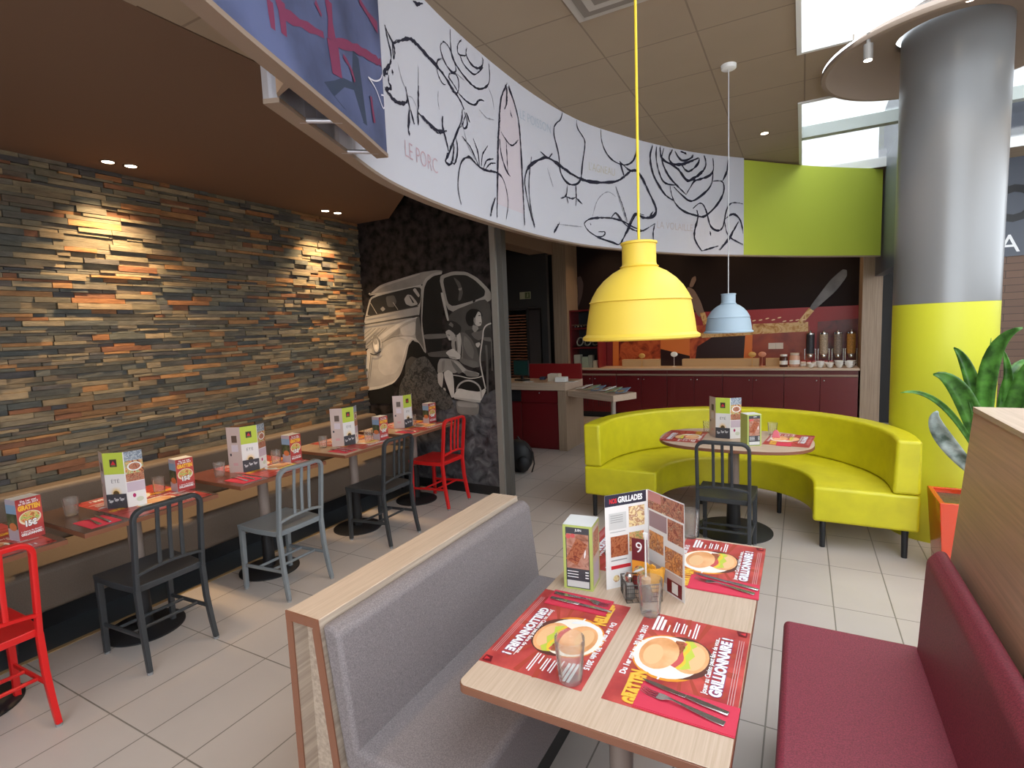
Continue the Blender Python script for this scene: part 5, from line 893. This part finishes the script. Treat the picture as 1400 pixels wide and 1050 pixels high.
for i in range(5):
    x0, x1 = xs[i], xs[i+1]; w2 = (x1-x0)/2
    cb = thing('base_cabinet', f'dark red cabinet under the back counter, {names_[i]} counted from the left pillar' if i < 4 else 'dark red cabinet under the back counter beside the right oak pillar', 'cabinet', ((x0+x1)/2,9.6,0), 0, 'base cabinets of the back counter')
    MB().box(-w2+.002,w2-.002,-.27,.25,.10,.87,DR).build('body', cb); MB().box(-w2,w2,-.24,.25,0,.10,BLK).build('plinth', cb)
    MB().box(-w2+.004,w2-.004,-.295,-.272,.775,.805,mat('oak_rail',(.30,.20,.14),.5)).build('oak_rail', cb)
    for s in (-1,1):
        a, b_ = (-w2+.004,-.003) if s < 0 else (.003,w2-.004)
        dr_ = MB().box(a,b_,-.292,-.272,.11,.765,DR).build('door', cb, bevel=.002)
        MB().ball((s*.05,-.302,.715),.013,STEEL).build('knob', dr_)
        if i == 0 and True:
            gr_ = MB()
            for k in range(7): xx = (a+b_)/2-.12+k*.04; gr_.box(xx-.004,xx+.004,-.2935,-.292,.2,.65,BLK)
            gr_.build('vent_slots', dr_)
# shelf unit
su = thing('shelf_unit', 'dark red open shelf unit on the back counter beside the left pillar', 'shelf unit', (-3.60,9.6,.906))
x0, x1 = -.245, .32
MB().box(x0,x0+.025,-.22,.2,0,1.05,DR).box(x1-.025,x1,-.22,.2,0,1.05,DR2).build('side_panel', su); MB().box(x0,x1,-.22,.2,1.05,1.08,DR).build('top_panel', su); MB().box(x0,x1,.2,.22,0,1.08,BLK).build('back_panel', su)  # right panel in a brighter red, its lit face put into the colour
for z_ in (.36,.72): MB().box(x0+.025,x1-.025,-.21,.2,z_,z_+.025,DR).build('shelf', su)
MB().tube([(x0+.04,-.2,.80),(x1-.04,-.2,.80)],.006,STEEL).build('rail', su)
for k in range(8):
    o = MB().ball((0,0,.03),(.022,.03,.03),STEEL,10).build('small_steel_pot'); o.location = (-3.60+x0+.07+k*.06,9.5,.906+.745); tag(o,'small shiny pot on the top shelf of the red unit','pot','shiny pots on the red shelf unit')
for k in range(3):
    o = MB().tube([(.058*cos(a),0,.09+.075*sin(a)) for a in [2*pi*j/20 for j in range(20)]],.012,mat('pale_bowl',(.30,.28,.22),.3),8,closed=True).lathe([(.02,0),(.045,.008)],(0,0,.0),mat('pale_bowl'),16).build('tilted_bowl'); o.location = (-3.60+x0+.12+k*.155,9.5,.906+.41); o.rotation_euler = (0,rad(25),0); tag(o,'pale dish tilted on the middle shelf of the red unit','dish','tilted dishes on the red shelf unit')
for k,(x,w3,h3,cc) in enumerate([(x0+.11,.14,.24,(.42,.40,.32)),(x0+.27,.13,.20,(.32,.36,.26)),(x0+.37,.09,.23,(.30,.30,.24)),(x0+.47,.08,.13,(.62,.52,.36))]):
    o = MB().box(-w3/2,w3/2,-.05,.05,0,h3,mat(f'carton_{k}',cc,.6)).box(-w3/2+.004,w3/2-.004,-.051,.051,h3*.9,h3+.002,mat(f'carton_{k}')).build('paper_carton', bevel=.003); o.location = (-3.60+x,9.5-.02*(k%2),.907); tag(o,['pale carton at the left of the bottom shelf of the red unit','greenish carton second on the bottom shelf','narrow grey-green carton on the bottom shelf','small cream box at the right of the bottom shelf'][k],'carton','cartons on the red shelf unit')
# things on the counter
for k,(x0,x1,lb) in enumerate([(-2.93,-2.25,'low pale wooden crate on the counter below the yellow pendant'),(-1.85,-.62,'long low wooden riser on the back counter'),(-.52,-.30,'short wooden riser left of the white jar')]):
    o = MB().box(-(x1-x0)/2,(x1-x0)/2,-.07,.07,0,.13,mat('pale_wood_riser',(.50,.33,.17),.5)).build('wooden_riser', bevel=.003); o.location = ((x0+x1)/2,9.72,.906); tag(o,lb,'riser')
def orb(x, z_, lb, cc):
    t = thing('clear_sign_stand', lb, 'stand', (x,9.62,.906)); m = mat('stand_'+lb[:5], cc, .3)
    MB().ball((0,0,z_),(.06,.012,.045),m,14).build('plate', t); MB().tube([(0,0,0),(0,0,z_-.03)],.004,m,6).build('stem', t); MB().lathe([(.03,0),(.03,.006)],(0,0,0),m,16).build('foot', t)
orb(-1.98,.22,'white round speech-bubble sign standing on the back counter',(.8,.8,.78)); orb(-2.55,.20,'amber round sign standing below the yellow pendant',(.6,.35,.1)); orb(-.72,.20,'amber round sign standing below the blue-grey pendant',(.65,.3,.12)); orb(-.57,.20,'reddish round sign standing beside the amber one',(.6,.25,.15))
o = MB().box(-.11,.11,-.01,.0,0,.10,mat('pale_plaque',(.6,.55,.5),.5)).box(-.002,.002,-.012,-.009,0,.1,mat('grey_ink')).build('wall_socket_plate'); o.location = (-.38,YW-.012,1.18); tag(o,'pale double socket plate on the tea glass picture','socket')
def jar(x, h_, cc, cap, lb, r=.05):
    t = thing('glass_jar', lb, 'jar', (x,9.55,.906)); MB().lathe([(r*.95,0),(r,.01),(r,h_*.75),(r*.8,h_*.85)],(0,0,0),mat('jar_'+lb[:9],cc,.2),20).build('body', t); MB().lathe([(r*.85,h_*.85),(r*.88,h_)],(0,0,0),mat('lid_'+lb[:9],cap,.3),20).build('lid', t); MB().lathe([(r*1.01,h_*.2),(r*1.01,h_*.5)],(0,0,0),WHITE,20,cap=False).build('label', t)
jar(-.255,.20,(.08,.03,.02),(.85,.85,.85),'dark spread jar with a white lid on the back counter',.06); jar(-.10,.22,(.6,.35,.25),(.7,.6,.5),'tall glass jar of pale sweets on the back counter',.075); jar(.02,.10,(.7,.6,.5),(.5,.05,.05),'low jar beside the sweets jar',.04)
for k in range(5):
    jar(.10+k*.075,.095,(.75,.70,.65),(.45,.04,.05),f'small red-lidded jam jar, {["leftmost","second","middle","fourth","rightmost"][k]} of the row of jam jars',.034)
o = MB().lathe([(.02,0),(.035,.01),(.06,.07),(.057,.07),(.03,.012),(.001,.01)],(0,0,0),mat('white_china',(.8,.78,.74),.25),24,cap=False).build('china_bowl')
bw_ = [(.37,9.42,0),(.49,9.44,0),(.61,9.42,0),(.72-.02,9.5,0)]
spots = [(-.02+.42,9.40),(.52,9.40),(.64,9.40)]
n_ = 0
BP = [(.12,9.36,0),(.245,9.36,0),(.245,9.36,.03),(.37,9.36,0),(.495,9.36,0),(.495,9.36,.03),(.37,9.485,0),(.495,9.485,0),(.495,9.485,.03),(.62,9.36,0),(.62,9.36,.03),(.66,9.50,0),(.66,9.50,.03)]
for k,(x,y,dz) in enumerate(BP):
    q = o if k == 0 else o.copy()
    if k: COL.objects.link(q)
    q.location = (x,y,.906+dz); tag(q,'white china bowl in the cluster of bowls in front of the cereal dispensers','bowl','white bowls on the back counter')
ds = [(.115,(.03,.03,.04),'dark cereal'),(.30,(.42,.33,.24),'beige flakes'),(.49,(.24,.19,.16),'brown muesli'),(.665,(.45,.22,.05),'golden flakes')]
for k,(x,cc,lb) in enumerate(ds):
    t = thing('cereal_dispenser', f'tall cylindrical cereal dispenser filled with {lb}', 'dispenser', (x,9.70,.906), 0, 'cereal dispensers')
    MB().lathe([(.055,.20),(.058,.24),(.058,.50)],(0,0,0),mat('cereal_'+lb[:4],cc,.5,var=.3,vscale=60),28).build('cylinder', t)
    MB().lathe([(.061,.50),(.061,.525),(.02,.535),(.012,.56)],(0,0,0),STEEL,28).build('lid', t); MB().lathe([(.03,.13),(.055,.20)],(0,0,0),mat('clear_chute',(.35,.25,.2),.1),24).build('chute', t)
    MB().ball((0,-.055,.16),(.03,.012,.03),STEEL,10).build('turn_knob', t); MB().tube([(-.075,0,0),(-.075,0,.27),(.075,0,.27),(.075,0,0)],.006,STEEL,8).build('stand', t)

# ============================================================ TILL DESK
dk_ = thing('till_desk', 'oak framed till desk with dark red front', 'desk', (-3.3,6.9,0))
MB().box(-.75,.52,-.33,.32,.83,.93,OAKX).build('top', dk_, bevel=.003); MB().box(.40,.52,-.32,.32,0,.83,OAKZ).build('side_leg', dk_, bevel=.003)
MB().box(-.75,.40,-.27,.25,0,.83,DR).build('body', dk_)
for s,(a,b_) in enumerate(((-.75,-.18),(-.17,.395))):
    d_ = MB().box(a+.003,b_-.003,-.288,-.27,.02,.64,DR).build('door', dk_, bevel=.002); e_ = MB().box(a+.003,b_-.003,-.288,-.27,.66,.82,[BLK,DR][s]).build('drawer', dk_, bevel=.002); MB().ball((b_-.28,-.298,.79),.011,STEEL).build('knob', e_)
o = MB().box(-.42,.42,-.012,.012,0,.22,DR2).build('red_desk_screen', bevel=.003); o.location = (-3.2,7.20,.931); tag(o,'low bright red screen standing along the rear of the till desk','screen')
t = thing('till_monitor', 'black till monitor on the till desk beside the mural post', 'monitor', (-3.58,6.85,.931), rad(-20))
MB().box(-.16,.16,-.012,.012,.07,.30,BLK).build('casing', t, bevel=.006); MB().box(-.145,.145,-.0135,-.012,.085,.285,mat('screen_face',(.03,.10,.09),.1)).build('screen', t); MB().box(-.09,.09,-.06,.08,0,.02,BLK).box(-.02,.02,0,.02,.02,.1,BLK).build('foot', t)
t = thing('card_terminal', 'small dark card reader in front of the red desk screen', 'card reader', (-3.33,7.05,.931), rad(15)); MB().box(-.04,.04,-.07,.07,0,.04,mat('navy_plastic',(.03,.04,.09),.4)).build('body', t, bevel=.006); MB().box(-.03,.03,0,.05,.04,.042,mat('screen_face')).build('display', t)
for k,(x,y,w3,h3,a,lb) in enumerate([(-3.06,6.86,.16,.10,5,'cream cardboard box on the till desk'),(-2.93,6.80,.15,.06,5,'low white open box beside the cream box on the till desk')]):
    o = MB().box(-w3/2,w3/2,-.07,.07,0,h3,mat('cream_card',(.60,.50,.38),.6) if k == 0 else WHITE).box(-w3/2+.01,w3/2-.01,-.06,.06,h3,h3+.004,WHITE).build('small_box', bevel=.002); o.location = (x,y,.931); o.rotation_euler[2] = rad(a); tag(o,lb,'box')
for k in range(4):
    o = MB().box(-.045,.045,-.07,.07,0,.004,WHITE).build('paper_slip'); o.location = (-3.42+k*.035 if k < 2 else -2.86+.03*k,6.72+.03*k,.931+.0045*k*0+.0001); o.rotation_euler[2] = rad(20*k); tag(o,['white paper slip at the front left of the till desk','white paper slip beside the first slip on the till desk','white leaflet by the white open box on the till desk','white leaflet at the right corner of the till desk'][k],'paper')
ty = thing('tray_shelf', 'oak shelf projecting from the till desk with magazines on it', 'shelf', (-2.30,6.60,0), rad(-28))
MB().box(-.43,.44,-.20,.20,.75,.83,OAKX).build('board', ty, bevel=.003); MB().lathe([(.035,0),(.03,.75)],(.18,.05,0),mat('silver_leg',(.5,.45,.4),.4,metal=.5),20).build('leg', ty)
R_ = Matrix.Rotation(rad(-28),4,'Z')
for k in range(6):
    o = MB().prism([(-.07,-.1),(.07,-.1),(.075,.1),(-.065,.1)],0,.006,[WHITE,mat('leaflet_green',(.3,.4,.25),.4),mat('leaflet_blue',(.2,.3,.45),.4)][k%3]).prism([(-.05,-.08),(.03,-.08),(.03,.0),(-.05,.0)],.006,.0065,FOOD).build('leaflet')
    p_ = R_@Vector((-.33+k*.14,.02*(k%2),0)); o.location = (-2.29+p_.x,6.60+p_.y,.866 if 1 else 0); o.rotation_euler = (rad(10),rad(-8),rad(-28+13*(k%3))); tag(o,f'printed leaflet on the till shelf, {["leftmost","second from left","third from left","fourth from left","fifth from left","rightmost"][k]}','leaflet','leaflets on the till shelf')
# backpack
bp_ = thing('backpack', 'black backpack slumped on the floor behind the mural post', 'backpack', (-2.93,5.45,0))
MB().ball((0,0,.19),(.19,.13,.2),mat('black_nylon',(.012,.012,.014),.55,bump=.6,bscale=20),18).build('body', bp_, sub=1); MB().ball((.10,-.09,.12),(.09,.06,.10),mat('black_nylon'),12).build('pocket', bp_, sub=1)
MB().tube([(.12,-.03,.33),(.20,-.02,.25),(.22,-.03,.12),(.19,-.04,.02)],.013,mat('black_nylon'),8,flat=(1,.4)).build('strap', bp_); MB().tube([(-.03,0,.38),(0,0,.42),(.03,0,.38)],.008,mat('black_nylon'),8).build('handle', bp_)
# passage: tray rack + exit sign
rk = thing('tray_rack', 'tall dark rack stacked with brown trays beyond the till', 'rack', (-4.33,8.5,0))
MB().box(-.24,-.21,-.25,.25,0,2.02,BLK).box(.15,.20,-.25,.25,0,2.02,BLK).box(-.24,.2,-.25,.25,2.0,2.04,BLK).box(-.24,.2,.205,.25,0,2.0,BLK).build('frame', rk)
TM = mat('brown_tray', (.22,.085,.045), .3)
for k in range(24):
    o = MB().box(-.205,.145,-.27+random.uniform(0,.02),.2,0,.018,TM).build('serving_tray'); o.location = (-4.33,8.5,.75+k*.05); tag(o,'brown tray in the rack stack beyond the till','tray','brown trays in the rack')
o = MB().box(-.16,.16,-.01,.01,0,.16,BLK).build('rack_lamp'); bpy.data.objects.remove(o)
ex = thing('exit_sign', 'small green and cream running-man sign on the dark passage wall', 'sign', (-4.55,8.985,2.23))
MB().box(-.11,.11,-.02,0,0,.13,mat('sign_cream',(.42,.40,.26),.4)).build('plate', ex, bevel=.002)
mb = MB(); cv = Canvas(mb, lambda u,v,d: (u,-.0205-d,v), .0006); Gd = mat('sign_green',(.10,.13,.05),.4)
cv.rect(.0,.01,.105,.12,Gd); cv.ell(.06,.098,.009,.009,mat('sign_cream')); cv.stroke([(.06,.085),(.05,.055),(.065,.03)],.012,mat('sign_cream'),taper=False); cv.stroke([(.05,.055),(.035,.03)],.01,mat('sign_cream'),taper=False); cv.stroke([(.04,.075),(.08,.072)],.008,mat('sign_cream'),taper=False); mb.build('pictogram', ex, auto=False)
# remove scratch meshes never placed
bpy.context.view_layer.update()
